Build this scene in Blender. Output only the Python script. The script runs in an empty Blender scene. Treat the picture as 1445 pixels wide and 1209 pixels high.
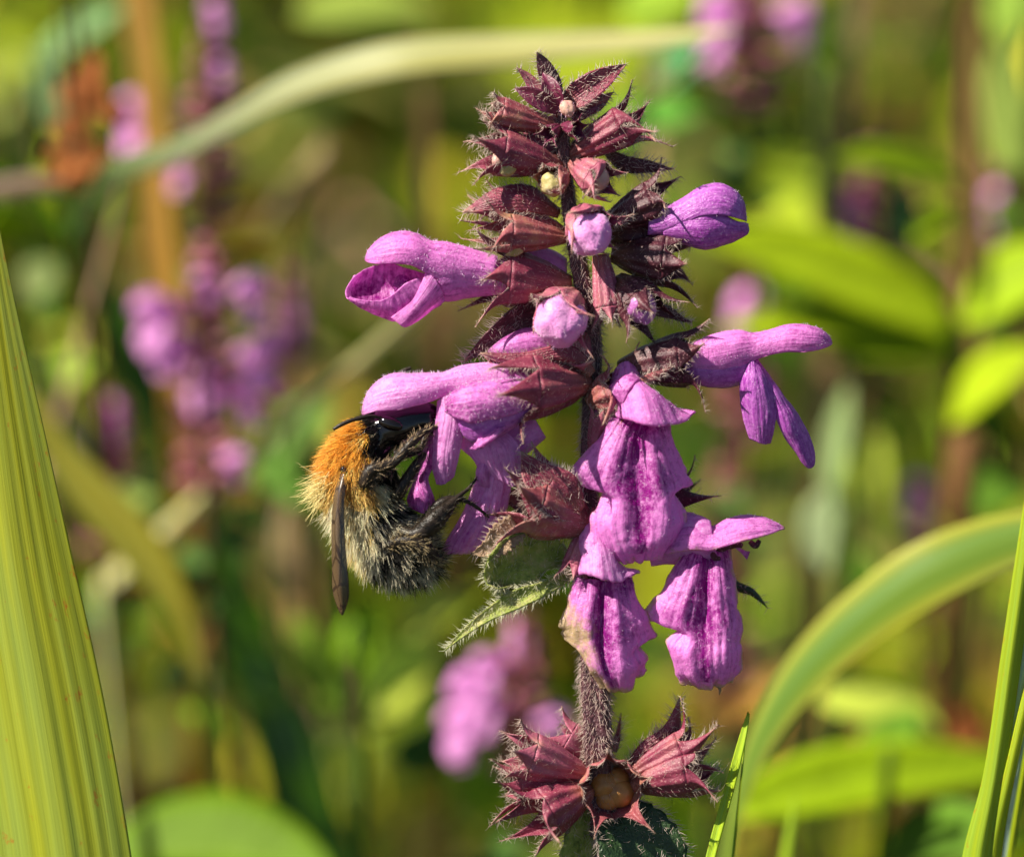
import bpy, math, random
import numpy as np
from mathutils import Vector, Matrix

random.seed(7)
rng = np.random.default_rng(7)

# ------------------------------------------------------------------ camera, world, sun, exposure
PX = 5e-5                       # one photo pixel at the flower spike is 0.05 mm
F = 0.20                        # camera to flower spike, metres
CX, CY = 722.5, 604.5
H0 = 0.62                       # height of the middle of the spike above the soil
PITCH = math.radians(26)
RIGHT = np.array([1.0, 0, 0])
UP = np.array([0, math.sin(PITCH), math.cos(PITCH)])
FWD = np.array([0, math.cos(PITCH), -math.sin(PITCH)])
CAM = np.array([0, 0, H0]) - FWD * F

sc = bpy.context.scene
C = sc.collection
cam_d = bpy.data.cameras.new("camera")
cam = bpy.data.objects.new("camera", cam_d)
C.objects.link(cam)
cam.matrix_world = Matrix(((RIGHT[0], UP[0], -FWD[0], CAM[0]), (RIGHT[1], UP[1], -FWD[1], CAM[1]),
                           (RIGHT[2], UP[2], -FWD[2], CAM[2]), (0, 0, 0, 1)))
cam_d.sensor_width = 36
cam_d.lens = 36 * F / (1445 * PX)
cam_d.clip_start = 0.01
cam_d.clip_end = 200
cam_d.dof.use_dof = True
cam_d.dof.focus_distance = F - 15 * PX
cam_d.dof.aperture_fstop = cam_d.lens * 1e-3 / (150 * PX)
sc.camera = cam

SUN = -0.66 * RIGHT + 0.66 * UP - 0.32 * FWD
SUN /= np.linalg.norm(SUN)
world = bpy.data.worlds.new("World")
sc.world = world
world.use_nodes = True
wn = world.node_tree.nodes
sky = wn.new("ShaderNodeTexSky")
sky.sky_type = 'NISHITA'
sky.sun_disc = False
sky.sun_elevation = math.asin(SUN[2])
sky.sun_rotation = math.atan2(SUN[0], SUN[1])
world.node_tree.links.new(sky.outputs[0], wn["Background"].inputs[0])
wn["Background"].inputs[1].default_value = 0.05
sun_d = bpy.data.lights.new("sun", 'SUN')
sun_d.energy = 5.0
sun_d.angle = math.radians(0.5)
sun_d.color = (1.0, 0.925, 0.79)
sun = bpy.data.objects.new("sun", sun_d)
C.objects.link(sun)
sun.rotation_euler = Vector(SUN).to_track_quat('Z', 'Y').to_euler()
sun.location = (-0.5, -0.5, 2)
sc.view_settings.view_transform = 'Standard'
sc.view_settings.look = 'None'
sc.view_settings.gamma = 1
sc.view_settings.use_curve_mapping = False
sc.view_settings.exposure = 1.0
sc.cycles.max_bounces = 8
sc.cycles.diffuse_bounces = 4
sc.cycles.glossy_bounces = 2
sc.cycles.transmission_bounces = 4
sc.cycles.transparent_max_bounces = 6
sc.cycles.caustics_reflective = False
sc.cycles.caustics_refractive = False
sc.cycles.use_denoising = True

# ------------------------------------------------------------------ helpers
def P(a):
    """(px, py, depth) at the scale of the spike -> metres; depth is measured away from the camera."""
    a = np.asarray(a, float)
    z = F + a[..., 2] * PX
    x = (a[..., 0] - CX) * PX * z / F
    y = (CY - a[..., 1]) * PX * z / F
    return CAM + x[..., None] * RIGHT + y[..., None] * UP + z[..., None] * FWD

def vnoise(p, seed=0):
    p = np.asarray(p, float)
    i = np.floor(p).astype(np.int64)
    f = p - i
    f = f * f * (3 - 2 * f)
    def h(dx, dy, dz):
        n = (i[..., 0] + dx) * 73856093 ^ (i[..., 1] + dy) * 19349663 ^ (i[..., 2] + dz) * 83492791 ^ (seed * 2654435761 + 12345)
        n = (n ^ (n >> 13)) * 1274126177 & 0xffffffff
        n = (n ^ (n >> 15)) * 2246822519 & 0xffffffff
        return ((n >> 8) & 0xffff) / 32767.5 - 1
    def l(a, b, t): return a + (b - a) * t
    x, y, z = f[..., 0], f[..., 1], f[..., 2]
    return l(l(l(h(0, 0, 0), h(1, 0, 0), x), l(h(0, 1, 0), h(1, 1, 0), x), y),
             l(l(h(0, 0, 1), h(1, 0, 1), x), l(h(0, 1, 1), h(1, 1, 1), x), y), z)

def fbm(p, seed=0, o=3):
    s, a = 0, 1.0
    for k in range(o):
        s = s + a * vnoise(np.asarray(p) * 2 ** k, seed + k)
        a *= .5
    return s

def crom(A, n):
    """Catmull-Rom resample of A (k, ...) to n samples along axis 0."""
    A = np.asarray(A, float)
    k = len(A)
    if k == 2:
        t = np.linspace(0, 1, n).reshape((-1,) + (1,) * (A.ndim - 1))
        return A[0] * (1 - t) + A[1] * t
    t = np.linspace(0, k - 1, n)
    i = np.clip(t.astype(int), 0, k - 2)
    f = (t - i).reshape((-1,) + (1,) * (A.ndim - 1))
    E = np.concatenate([[2 * A[0] - A[1]], A, [2 * A[-1] - A[-2]]])
    p0, p1, p2, p3 = E[i], E[i + 1], E[i + 2], E[i + 3]
    return .5 * (2 * p1 + (p2 - p0) * f + (2 * p0 - 5 * p1 + 4 * p2 - p3) * f ** 2 + (3 * p1 - p0 - 3 * p2 + p3) * f ** 3)

def surf(ctrl, nr, nc):
    A = crom(np.asarray(ctrl, float), nr)
    return crom(A.transpose(1, 0, 2), nc).transpose(1, 0, 2)

def nrm(v): return v / np.maximum(np.linalg.norm(v, axis=-1, keepdims=True), 1e-12)

def gnormals(G, closed=False):
    if closed:
        du = np.roll(G, -1, 1) - np.roll(G, 1, 1)
    else:
        du = np.gradient(G, axis=1)
    dv = np.gradient(G, axis=0)
    return nrm(np.cross(du, dv))

class MB:
    """collects grids in photo space (or metres), then links them as one mesh object"""
    def __init__(s, metres=False):
        s.v, s.f, s.uv, s.tone, s.col, s.n, s.metres = [], [], [], [], [], 0, metres
    def add(s, V, Fc, uv=None, tone=None, col=None):
        V = np.asarray(V, float).reshape(-1, 3)
        m = len(V)
        s.v.append(V)
        s.f.append(np.asarray(Fc, np.int64) + s.n)
        s.uv.append(np.zeros((m, 2)) if uv is None else np.asarray(uv).reshape(-1, 2))
        s.tone.append(np.zeros(m) if tone is None else np.broadcast_to(np.asarray(tone, float).reshape(-1), (m,)))
        c = np.ones((m, 3)) if col is None else np.broadcast_to(np.asarray(col, float).reshape(-1, 3), (m, 3))
        s.col.append(c)
        s.n += m
    def grid(s, G, closed=False, thick=0, tone=None, col=None, capends=False):
        R, K = G.shape[:2]
        r = np.arange(R - 1)[:, None]
        k = np.arange(K if closed else K - 1)[None, :]
        k2 = (k + 1) % K
        q = np.stack([r * K + k, r * K + k2, (r + 1) * K + k2, (r + 1) * K + k], -1).reshape(-1, 4)
        u, v = np.meshgrid(np.linspace(0, 1, K), np.linspace(0, 1, R))
        uv = np.stack([u, v], -1)
        tn = None if tone is None else np.broadcast_to(tone, (R, K))
        if thick:
            N = gnormals(G, closed)
            G2 = G - N * thick
            m = R * K
            fs = [q, q[:, ::-1] + m]
            b = []
            if not closed:
                for a0, a1 in ((0, 1),):
                    rr = np.arange(R - 1)
                    b.append(np.stack([rr * K, (rr + 1) * K, (rr + 1) * K + m, rr * K + m], -1))
                    b.append(np.stack([rr * K + K - 1 + m, (rr + 1) * K + K - 1 + m, (rr + 1) * K + K - 1, rr * K + K - 1], -1))
            kk = k[0]; kk2 = k2[0]
            b.append(np.stack([kk + m, kk2 + m, kk2, kk], -1))
            o = (R - 1) * K
            b.append(np.stack([o + kk, o + kk2, o + kk2 + m, o + kk + m], -1))
            V = np.concatenate([G.reshape(-1, 3), G2.reshape(-1, 3)])
            s.add(V, np.concatenate(fs + b), np.concatenate([uv.reshape(-1, 2)] * 2),
                  None if tn is None else np.concatenate([tn.reshape(-1)] * 2),
                  None if col is None else (col if np.ndim(col) == 1 else np.concatenate([np.asarray(col).reshape(-1, 3)] * 2)))
        else:
            s.add(G, q, uv, tn, col)
        return s
    def build(s, name, mat, parent=None, smooth=True):
        V = np.concatenate(s.v)
        if not s.metres: V = P(V)
        base = np.zeros(3)
        p = parent
        while p is not None:
            base = base + np.array(p.location[:])
            p = p.parent
        V = V - base
        Fq = np.concatenate(s.f)
        me = bpy.data.meshes.new(name)
        me.vertices.add(len(V)); me.vertices.foreach_set("co", V.astype(np.float32).ravel())
        nf = len(Fq)
        me.loops.add(nf * 4); me.loops.foreach_set("vertex_index", Fq.astype(np.int32).ravel())
        me.polygons.add(nf)
        me.polygons.foreach_set("loop_start", np.arange(0, nf * 4, 4, dtype=np.int32))
        me.polygons.foreach_set("use_smooth", np.full(nf, smooth))
        me.update(calc_edges=True)
        uvl = me.uv_layers.new(name="UVMap")
        uvl.data.foreach_set("uv", np.concatenate(s.uv)[Fq.ravel()].astype(np.float32).ravel())
        a = me.attributes.new("tone", 'FLOAT', 'POINT'); a.data.foreach_set("value", np.concatenate(s.tone).astype(np.float32))
        cc = np.concatenate(s.col); cc = np.concatenate([cc, np.ones((len(cc), 1))], 1)
        a = me.attributes.new("tint", 'FLOAT_COLOR', 'POINT'); a.data.foreach_set("color", cc.astype(np.float32).ravel())
        me.materials.append(mat)
        o = bpy.data.objects.new(name, me)
        C.objects.link(o)
        if parent is not None: o.parent = parent
        return o

def tag(o, label=None, cat=None, group=None, kind=None):
    if label: o["label"] = label
    if cat: o["category"] = cat
    if group: o["group"] = group
    if kind: o["kind"] = kind
    return o

def thing(name, label, cat, loc, group=None):
    o = bpy.data.objects.new(name, None)
    o.empty_display_size = 0.005
    o.location = Vector(loc)
    C.objects.link(o)
    return tag(o, label, cat, group)

def tube(path, rad, n=12, rows=None, squash=None, closed_ends=True):
    """path (k,3) + radii (k) -> closed grid; parallel transport; ends pinched"""
    k = len(path)
    A = np.concatenate([np.asarray(path, float), np.asarray(rad, float).reshape(k, 1)], 1)
    A = crom(A, rows or k * 4)
    p, r = A[:, :3], np.maximum(A[:, 3], 1e-6)
    T = nrm(np.gradient(p, axis=0))
    e = np.cross(T[0], [0, 0, 1.0]) if abs(T[0][2]) < .9 else np.cross(T[0], [0, 1.0, 0])
    e = e / np.linalg.norm(e)
    out = []
    th = np.linspace(0, 2 * np.pi, n, endpoint=False)
    for i in range(len(p)):
        e = e - T[i] * (e @ T[i]); e /= np.linalg.norm(e)
        b = np.cross(T[i], e)
        out.append(p[i] + r[i] * (np.cos(th)[:, None] * e + np.sin(th)[:, None] * b))
    G = np.array(out)
    if closed_ends:
        G = np.concatenate([[np.repeat(p[:1], n, 0) * .999 + G[0] * .001], G, [np.repeat(p[-1:], n, 0) * .999 + G[-1] * .001]])
    return G

def sweep(rows, up=(0, -1, 0), side=(0, 0, 1), nr=40, nc=40):
    """rows (cx,cy,cd,w,h,phi_deg): arcs open at the bottom, closed when phi is 180"""
    A = crom(np.asarray(rows, float), nr)
    up = nrm(np.asarray(up, float)); side = nrm(np.asarray(side, float))
    s = np.linspace(-1, 1, nc)[None, :, None]
    ph = np.radians(A[:, 5])[:, None, None] * s
    return A[:, None, :3] + side * A[:, 3][:, None, None] * np.sin(ph) + up * A[:, 4][:, None, None] * np.cos(ph)

def scatter_on(G, n, closed=False, wt=None):
    """random points and normals on a grid"""
    R, K = G.shape[:2]
    N = gnormals(G, closed)
    a = np.linalg.norm(np.cross(np.diff(G, axis=0)[:, :-1], np.diff(G, axis=1)[:-1]), axis=-1)
    if wt is not None: a = a * wt[:-1, :-1]
    pr = (a / a.sum()).ravel()
    idx = rng.choice(len(pr), n, p=pr)
    i, j = idx // (K - 1), idx % (K - 1)
    fu, fv = rng.random((n, 1)), rng.random((n, 1))
    def bl(X):
        return (X[i, j] * (1 - fu) + X[i, j + 1] * fu) * (1 - fv) + (X[i + 1, j] * (1 - fu) + X[i + 1, j + 1] * fu) * fv
    return bl(G), nrm(bl(N)), i / R, j / K

def hairs(mb, pts, dirs, length, rad=.55, bend=None, segs=3, col=None, sides=3, jit=.25):
    """tapered strands; pts, dirs (n,3); length scalar or (n,)"""
    n = len(pts)
    length = np.broadcast_to(np.asarray(length, float), (n,)) * (.6 + .8 * rng.random(n))
    d = nrm(dirs + jit * rng.normal(size=(n, 3)))
    bd = np.zeros((n, 3)) if bend is None else np.broadcast_to(bend, (n, 3))
    bd = bd + .25 * rng.normal(size=(n, 3))
    t = np.linspace(0, 1, segs + 1)
    ctr = pts[:, None] + length[:, None, None] * (d[:, None] * t[None, :, None] + bd[:, None] * (t ** 2)[None, :, None] * .6)
    e = nrm(np.cross(d, rng.normal(size=(n, 3))))
    b = np.cross(d, e)
    th = np.arange(sides) * 2 * np.pi / sides
    ring = np.cos(th)[None, None, :, None] * e[:, None, None] + np.sin(th)[None, None, :, None] * b[:, None, None]
    rr = np.broadcast_to(np.asarray(rad, float), (n,))[:, None] * (1 - .85 * t)[None, :]
    V = ctr[:, :, None] + ring * rr[:, :, None, None]
    m = (segs + 1) * sides
    q = []
    for s_ in range(segs):
        for k in range(sides):
            k2 = (k + 1) % sides
            q.append([s_ * sides + k, s_ * sides + k2, (s_ + 1) * sides + k2, (s_ + 1) * sides + k])
    q = np.array(q)[None] + (np.arange(n) * m)[:, None, None]
    c = None
    if col is not None:
        c = np.repeat(np.broadcast_to(col, (n, 3)), m, 0)
    mb.add(V.reshape(-1, 3), q.reshape(-1, 4), col=c)
    return mb

# ------------------------------------------------------------------ materials
def lin(r, g, b):
    f = lambda c: (c / 255 / 12.92) if c / 255 <= .04045 else ((c / 255 + .055) / 1.055) ** 2.4
    return (f(r), f(g), f(b))

class NT:
    def __init__(s, name):
        s.m = bpy.data.materials.new(name); s.m.use_nodes = True
        s.t = s.m.node_tree; s.t.nodes.clear()
        s.out = s.t.nodes.new("ShaderNodeOutputMaterial")
    def n(s, typ, ins=None, **kw):
        nd = s.t.nodes.new(typ)
        for k, v in kw.items(): setattr(nd, k, v)
        for k, v in (ins or {}).items(): s.set(nd, k, v)
        return nd
    def set(s, nd, k, v):
        i = nd.inputs[k]
        if isinstance(v, bpy.types.NodeSocket): s.t.links.new(v, i)
        elif isinstance(v, bpy.types.Node): s.t.links.new(v.outputs[0], i)
        else:
            if hasattr(i.default_value, '__len__') and len(i.default_value) == 4 and len(v) == 3: v = (*v, 1)
            i.default_value = v
    def math(s, op, a, b=0, c=0, clamp=False):
        nd = s.n("ShaderNodeMath", {0: a, 1: b, 2: c}, operation=op); nd.use_clamp = clamp
        return nd.outputs[0]
    def mix(s, f, a, b, mode='MIX'):
        nd = s.n("ShaderNodeMix", data_type='RGBA', blend_type=mode)
        s.set(nd, 0, f); s.set(nd, 6, a); s.set(nd, 7, b)
        return nd.outputs[2]
    def ramp(s, f, stops):
        nd = s.n("ShaderNodeValToRGB", {0: f})
        e = nd.color_ramp.elements
        while len(e) < len(stops): e.new(.5)
        for x, (p, c) in zip(e, stops):
            x.position = p; x.color = (*c, 1) if len(c) == 3 else c
        return nd.outputs[0]
    def attr(s, name): return s.n("ShaderNodeAttribute", attribute_name=name)
    def obj(s, k=1.0):
        tc = s.n("ShaderNodeTexCoord")
        return s.n("ShaderNodeVectorMath", {0: tc.outputs['Object'], 'Scale': k / (100 * PX)}, operation='SCALE').outputs[0]
    def uv(s, ku=1, kv=1):
        tc = s.n("ShaderNodeTexCoord")
        return s.n("ShaderNodeVectorMath", {0: tc.outputs['UV'], 1: (ku, kv, 1)}, operation='MULTIPLY').outputs[0]
    def noise(s, vec, scale, detail=3, rough=.5):
        return s.n("ShaderNodeTexNoise", {'Vector': vec, 'Scale': scale, 'Detail': detail, 'Roughness': rough}).outputs[0]
    def finish(s, col, rough=.5, trans=.3, bump=None, bstr=.3, bdist=1.0, sheen=0, spec=.5, tcol=None, coat=0, alpha=None):
        p = s.n("ShaderNodeBsdfPrincipled", {'Base Color': col, 'Roughness': rough, 'Specular IOR Level': spec,
                                             'Sheen Weight': sheen, 'Coat Weight': coat})
        nb = None
        if bump is not None:
            nb = s.n("ShaderNodeBump", {'Height': bump, 'Strength': bstr, 'Distance': bdist * PX})
            s.set(p, 'Normal', nb)
        sh = p.outputs[0]
        if trans is not None and not (isinstance(trans, (int, float)) and trans == 0):
            tr = s.n("ShaderNodeBsdfTranslucent", {'Color': tcol if tcol is not None else col})
            if nb is not None: s.set(tr, 'Normal', nb)
            sh = s.n("ShaderNodeMixShader", {0: trans, 1: p.outputs[0], 2: tr.outputs[0]}).outputs[0]
        s.t.links.new(sh, s.out.inputs[0])
        return s.m

def petal_mat(name, pale, deep, edge=(.62, .42, .2), trans=.5):
    t = NT(name)
    tone = t.attr("tone").outputs['Fac']
    ob = t.obj()
    sp = t.noise(ob, 14, 4, .65)
    big = t.noise(ob, 3.2, 3)
    uv = t.uv(16, 1.6)
    vein = t.noise(uv, 1.4, 3, .6)
    f = t.math('ADD', tone, t.math('MULTIPLY', t.math('SUBTRACT', sp, .5), 1.9))
    f = t.math('ADD', f, t.math('MULTIPLY', t.math('SUBTRACT', vein, .5), 1.7))
    f = t.math('ADD', f, t.math('MULTIPLY', t.math('SUBTRACT', big, .5), .6), clamp=True)
    f = t.math('ADD', f, t.math('MULTIPLY', t.math('MULTIPLY', tone, t.math('SUBTRACT', t.noise(t.uv(9, 5), 2.2, 3, .7), .5)), 3.2), clamp=True)
    col = t.mix(f, pale, deep)
    ed = t.n("ShaderNodeSeparateXYZ", {0: t.attr("tint").outputs['Color']}).outputs[0]        # 1 = fresh petal, lower = withered
    wn_ = t.math('ADD', t.math('SUBTRACT', 1, ed), t.math('MULTIPLY', t.math('SUBTRACT', t.noise(ob, 7, 4, .7), .5), 1.3))
    wf = t.math('MULTIPLY', t.math('GREATER_THAN', ed, .995), -1)
    wf = t.math('ADD', t.math('MULTIPLY', wn_, 2.2), wf)
    wf = t.math('SUBTRACT', wf, .6, clamp=True)
    col = t.mix(wf, col, t.mix(t.noise(ob, 18, 2), edge, (.78, .62, .42)))
    spk = t.math('MULTIPLY', t.math('SUBTRACT', t.noise(ob, 24, 2, .6), .60), 9, clamp=True)  # pale specks put the petals' sparkle into the colour
    col = t.mix(t.math('MULTIPLY', spk, .55), col, (.92, .62, .88))
    wr_ = t.noise(t.n("ShaderNodeVectorMath", {0: ob, 1: (1, 1, .45)}, operation='MULTIPLY').outputs[0], 8, 3, .6)
    bp = t.math('ADD', t.math('MULTIPLY', t.noise(ob, 30, 3, .7), .8), t.math('MULTIPLY', vein, 1.4))
    bp = t.math('ADD', bp, t.math('MULTIPLY', wr_, .9))
    return t.finish(col, .36, trans, bp, .6, 2.6, spec=.5)

M = {}
M['petal'] = petal_mat("petal_magenta", (.95, .34, .84), (.38, .006, .30))
M['petal_pale'] = petal_mat("petal_pale_pink", (.95, .46, .87), (.68, .12, .56))
M['petal_shaded'] = petal_mat("petal_shaded", (.64, .19, .66), (.32, .02, .36), trans=.28)  # magenta petal with shade put into the colour, for the shaded flowers
M['petal_far'] = petal_mat("petal_far", (.98, .46, .90), (.80, .16, .68), trans=.4)

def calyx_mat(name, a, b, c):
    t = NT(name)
    ob = t.obj()
    n1 = t.noise(ob, 3.0, 4, .6)
    uv = t.uv(1, 1)
    sx = t.n("ShaderNodeSeparateXYZ", {0: uv})
    col = t.ramp(n1, [(.3, a), (.52, b), (.74, c)])
    v = sx.outputs[1]
    tipf = t.math('MULTIPLY', t.math('SUBTRACT', v, .9), 8, clamp=True)
    col = t.mix(tipf, col, (.55, .38, .26))
    base = t.math('MULTIPLY', t.math('SUBTRACT', .3, v), 1.4, clamp=True)
    col = t.mix(base, col, (.34, .20, .07))
    sp = t.math('GREATER_THAN', t.noise(ob, 32, 1), .66)
    col = t.mix(t.math('MULTIPLY', sp, .5), col, (.55, .28, .28))
    rib = t.n("ShaderNodeTexWave", {'Vector': t.uv(1, 0), 'Scale': 1.6 * 2, 'Distortion': .4}, wave_type='BANDS')
    bp = t.math('ADD', t.noise(ob, 26, 3, .7), t.math('MULTIPLY', rib.outputs[1], .4))
    return t.finish(col, .42, .14, bp, .55, 2.5, spec=.45, tcol=(.5, .07, .09))
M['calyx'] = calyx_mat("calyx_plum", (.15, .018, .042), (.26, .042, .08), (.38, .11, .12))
M['calyx_dark_shaded'] = calyx_mat("calyx_dark_shaded", (.045, .009, .016), (.08, .016, .028), (.14, .034, .045))  # shade of the right-hand calyces put into the colour; also dark bracts, anthers
M['calyx_pink'] = calyx_mat("calyx_pink", (.30, .05, .10), (.42, .11, .17), (.46, .20, .17))
M['calyx_tan'] = calyx_mat("calyx_tan", (.22, .035, .055), (.34, .09, .10), (.46, .26, .14))

def simple(name, stops, scale=6, rough=.5, trans=.2, bstr=.3, spec=.5, sheen=0, coat=0, bd=1.5):
    t = NT(name)
    ob = t.obj()
    col = t.ramp(t.noise(ob, scale, 4, .6), stops)
    return t.finish(col, rough, trans, t.noise(ob, 24, 3), bstr, bd, spec=spec, sheen=sheen, coat=coat)
M['stem'] = simple("stem_plum", [(.35, (.05, .018, .022)), (.6, (.12, .04, .05)), (.75, (.2, .09, .06))], 5, .5, 0, .8, bd=4)
M['tiny_bract'] = simple("tiny_bract", [(.3, (.10, .012, .035)), (.7, (.26, .04, .10))], 4, .4, .25, .4)
M['bud'] = simple("bud_pink", [(.3, (.80, .24, .66)), (.7, (.92, .42, .80))], 8, .5, .2, .6, sheen=.4, bd=2)
M['bud_violet'] = simple("bud_violet", [(.3, (.40, .08, .36)), (.7, (.60, .20, .54))], 4, .35, .2, .5, sheen=.3, bd=2)
M['bud_yellow'] = simple("bud_yellow_green", [(.3, (.42, .36, .10)), (.7, (.62, .50, .26))], 8, .5, .2, .5)
M['bud_peach'] = simple("bud_peach", [(.3, (.60, .28, .26)), (.7, (.72, .46, .34))], 8, .5, .2, .5)
M['nutlet'] = simple("nutlet_amber", [(.3, (.34, .14, .03)), (.7, (.50, .25, .07))], 5, .35, .05, .2)
M['dry'] = simple("dried_bract", [(.3, (.26, .14, .08)), (.7, (.52, .36, .22))], 12, .7, .2, 1, bd=4)
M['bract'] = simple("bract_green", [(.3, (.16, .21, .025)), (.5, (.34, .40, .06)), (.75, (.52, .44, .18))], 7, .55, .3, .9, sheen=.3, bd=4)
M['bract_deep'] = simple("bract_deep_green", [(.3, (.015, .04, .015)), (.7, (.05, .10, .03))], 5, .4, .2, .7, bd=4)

def tint_mat(name, rough, trans, spec=.5, sheen=0):
    t = NT(name)
    c = t.attr("tint").outputs['Color']
    return t.finish(c, rough, trans, spec=spec, sheen=sheen)
M['hair'] = tint_mat("plant_hair", .3, .35, .6)
M['fur'] = tint_mat("bee_fur", .45, .25, .4)

def leaf_mat(name, rough=.5, trans=.24, vein=.25):
    t = NT(name)
    c = t.attr("tint").outputs['Color']
    sx = t.n("ShaderNodeSeparateXYZ", {0: t.uv(1, 1)})
    d = t.math('ABSOLUTE', t.math('SUBTRACT', sx.outputs[0], .5))
    mid = t.math('SUBTRACT', 1, t.math('MULTIPLY', d, 28), clamp=True)
    n1 = t.noise(t.obj(.4), 3, 3)
    c2 = t.mix(t.math('MULTIPLY', mid, vein), c, (.35, .45, .1))
    c2 = t.mix(.35, c2, t.ramp(n1, [(.3, (.6, .6, .6)), (.7, (1.3, 1.3, 1.2))]), 'MULTIPLY')
    tc = t.mix(1, c2, (1.15, 1.2, .55), 'MULTIPLY')
    lat = t.noise(t.uv(3, 14), 2, 2)
    return t.finish(c2, rough, trans, lat, .5, 10, tcol=tc, spec=.08)
M['leaf'] = leaf_mat("leaf_green")

def blade_mat(name, kv=1.0, spots=True):
    t = NT(name)
    c = t.attr("tint").outputs['Color']
    sx = t.n("ShaderNodeSeparateXYZ", {0: t.uv(1, 1)})
    u, v = sx.outputs[0], sx.outputs[1]
    s1 = t.noise(t.uv(11, kv * .35), 1, 2, .5)
    s2 = t.noise(t.uv(5, kv * .5), 1, 2, .5)
    s3 = t.noise(t.uv(70, kv * 2), 1, 2, .5)
    col = t.mix(1, c, t.ramp(s1, [(.32, (.86, .88, .8)), (.5, (1, 1, 1)), (.7, (1.1, 1.08, 1.1))]), 'MULTIPLY')
    col = t.mix(1, col, t.ramp(s2, [(.38, (.92, 1.0, 1.6)), (.58, (1.06, 1.0, .65))]), 'MULTIPLY')
    col = t.mix(.5, col, t.ramp(s3, [(.35, (.9, .9, .88)), (.65, (1.07, 1.07, 1.07))]), 'MULTIPLY')
    if spots:
        sp = t.noise(t.uv(9, kv * 9), 1, 4, .7)
        ef = t.math('MULTIPLY', t.math('ABSOLUTE', t.math('SUBTRACT', u, .5)), .22)
        f = t.math('MULTIPLY', t.math('SUBTRACT', t.math('ADD', sp, ef), .67), 9, clamp=True)
        col = t.mix(t.math('MULTIPLY', f, .8), col, (.48, .13, .015))
    bp = t.math('ADD', s3, t.math('MULTIPLY', s1, 2))
    tc = t.mix(1, col, (1.2, 1.15, .5), 'MULTIPLY')
    return t.finish(col, .4, .35, bp, .3, 2, tcol=tc, spec=.3)
M['blade'] = blade_mat("grass_blade", 4)
M['blade_far'] = blade_mat("grass_blade_far", 3, False)

t = NT("bee_cuticle"); ob = t.obj()
M['cuticle'] = t.finish((.006, .005, .005), .14, 0, t.noise(ob, 40, 2), .12, 1, spec=.6)
t = NT("bee_leg_cuticle"); ob = t.obj()
M['leg'] = t.finish(t.mix(t.noise(ob, 5, 3), (.008, .006, .005), (.03, .018, .01)), .42, 0, t.noise(ob, 40, 2), .5, 1.5, spec=.3)
t = NT("bee_eye"); ob = t.obj()
M['eye'] = t.finish((.006, .004, .004), .08, 0, t.n("ShaderNodeTexVoronoi", {'Vector': ob, 'Scale': 60}).outputs[0], .1, .5)
t = NT("bee_wing"); ob = t.obj()
uvw = t.uv(1, 1)
ve = t.n("ShaderNodeTexVoronoi", {'Vector': t.uv(2.2, 6), 'Scale': 1}, feature='DISTANCE_TO_EDGE')
vf = t.math('LESS_THAN', ve.outputs[0], .05)
wc = t.mix(vf, (.10, .06, .03), (.03, .015, .008))
pw = t.n("ShaderNodeBsdfPrincipled", {'Base Color': wc, 'Roughness': .25, 'Specular IOR Level': .7,
                                      'Alpha': t.math('ADD', .78, t.math('MULTIPLY', vf, .22))})
t.t.links.new(pw.outputs[0], t.out.inputs[0])
M['wing'] = t.m

# ------------------------------------------------------------------ ground
t = NT("meadow_soil")
tc = t.n("ShaderNodeTexCoord").outputs['Object']
g1 = t.noise(tc, 14, 5, .65)
g2 = t.noise(tc, 60, 4, .7)
col = t.ramp(g1, [(.3, (.010, .012, .004)), (.5, (.025, .03, .008)), (.7, (.06, .045, .018))])
col = t.mix(1, col, t.ramp(g2, [(.3, (.5, .5, .5)), (.7, (1.5, 1.5, 1.5))]), 'MULTIPLY')
M['soil'] = t.finish(col, .9, 0, g2, 1, 200)
n = 81
xs = np.linspace(-1, 1, n); xs = np.sign(xs) * np.abs(xs) ** 3 * 60
X, Y = np.meshgrid(xs, xs)
Z = .012 * vnoise(np.stack([X * 6, Y * 6, X * 0], -1)) * (np.hypot(X, Y) < 4) - .02
gm = MB(True); gm.grid(np.stack([X, Y, Z], -1))
tag(gm.build("ground", M['soil']), "dark mossy meadow soil under the plants", kind="structure")

# ------------------------------------------------------------------ flower spike (sharp foreground plant)
GROUND_PT = np.array([0.006, 0.03, -0.01])
spike = thing("woundwort_plant", "tall sharp woundwort spike with purple lipped flowers and a bumblebee feeding", "flower", GROUND_PT)

# stem: photo-space path, continued to the soil in metres
sp_path = [(793, 150, 6), (795, 195, 5), (798, 250, 4), (806, 310, 4), (818, 380, 4), (832, 440, 4), (838, 500, 4), (834, 560, 4),
           (832, 650, 4), (832, 740, 4), (836, 840, 4), (839, 920, 4), (841, 990, 4), (845, 1060, 6), (848, 1130, 12), (850, 1230, 16)]
sp_rad = [6, 9, 10, 11, 12, 12, 12, 12, 13, 14, 16, 19, 20, 20, 19, 18]
G1 = tube(sp_path, sp_rad, 24, 150, closed_ends=False)
ctr = G1.mean(1, keepdims=True)
th = np.linspace(0, 2 * np.pi, 24, endpoint=False) + .6
sq = 1 + .16 * np.cos(4 * th)[None, :, None]
G1 = ctr + (G1 - ctr) * sq * (1 + .05 * fbm(G1 / 14, 3)[..., None])
end = P(np.array(sp_path[-1]))
pts2 = np.array([end, end + [0, .004, -.03], end + [0.002, .012, -.12], (end + GROUND_PT) / 2 + [.003, .006, 0], GROUND_PT + [0, 0, -.02]])
mb = MB(True)
mb.grid(P(G1), closed=True)
mb.grid(tube(pts2, np.array([18, 19, 22, 26, 30]) * PX, 16, 40), closed=True)
stem = mb.build("stem", M['stem'], spike)
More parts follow.
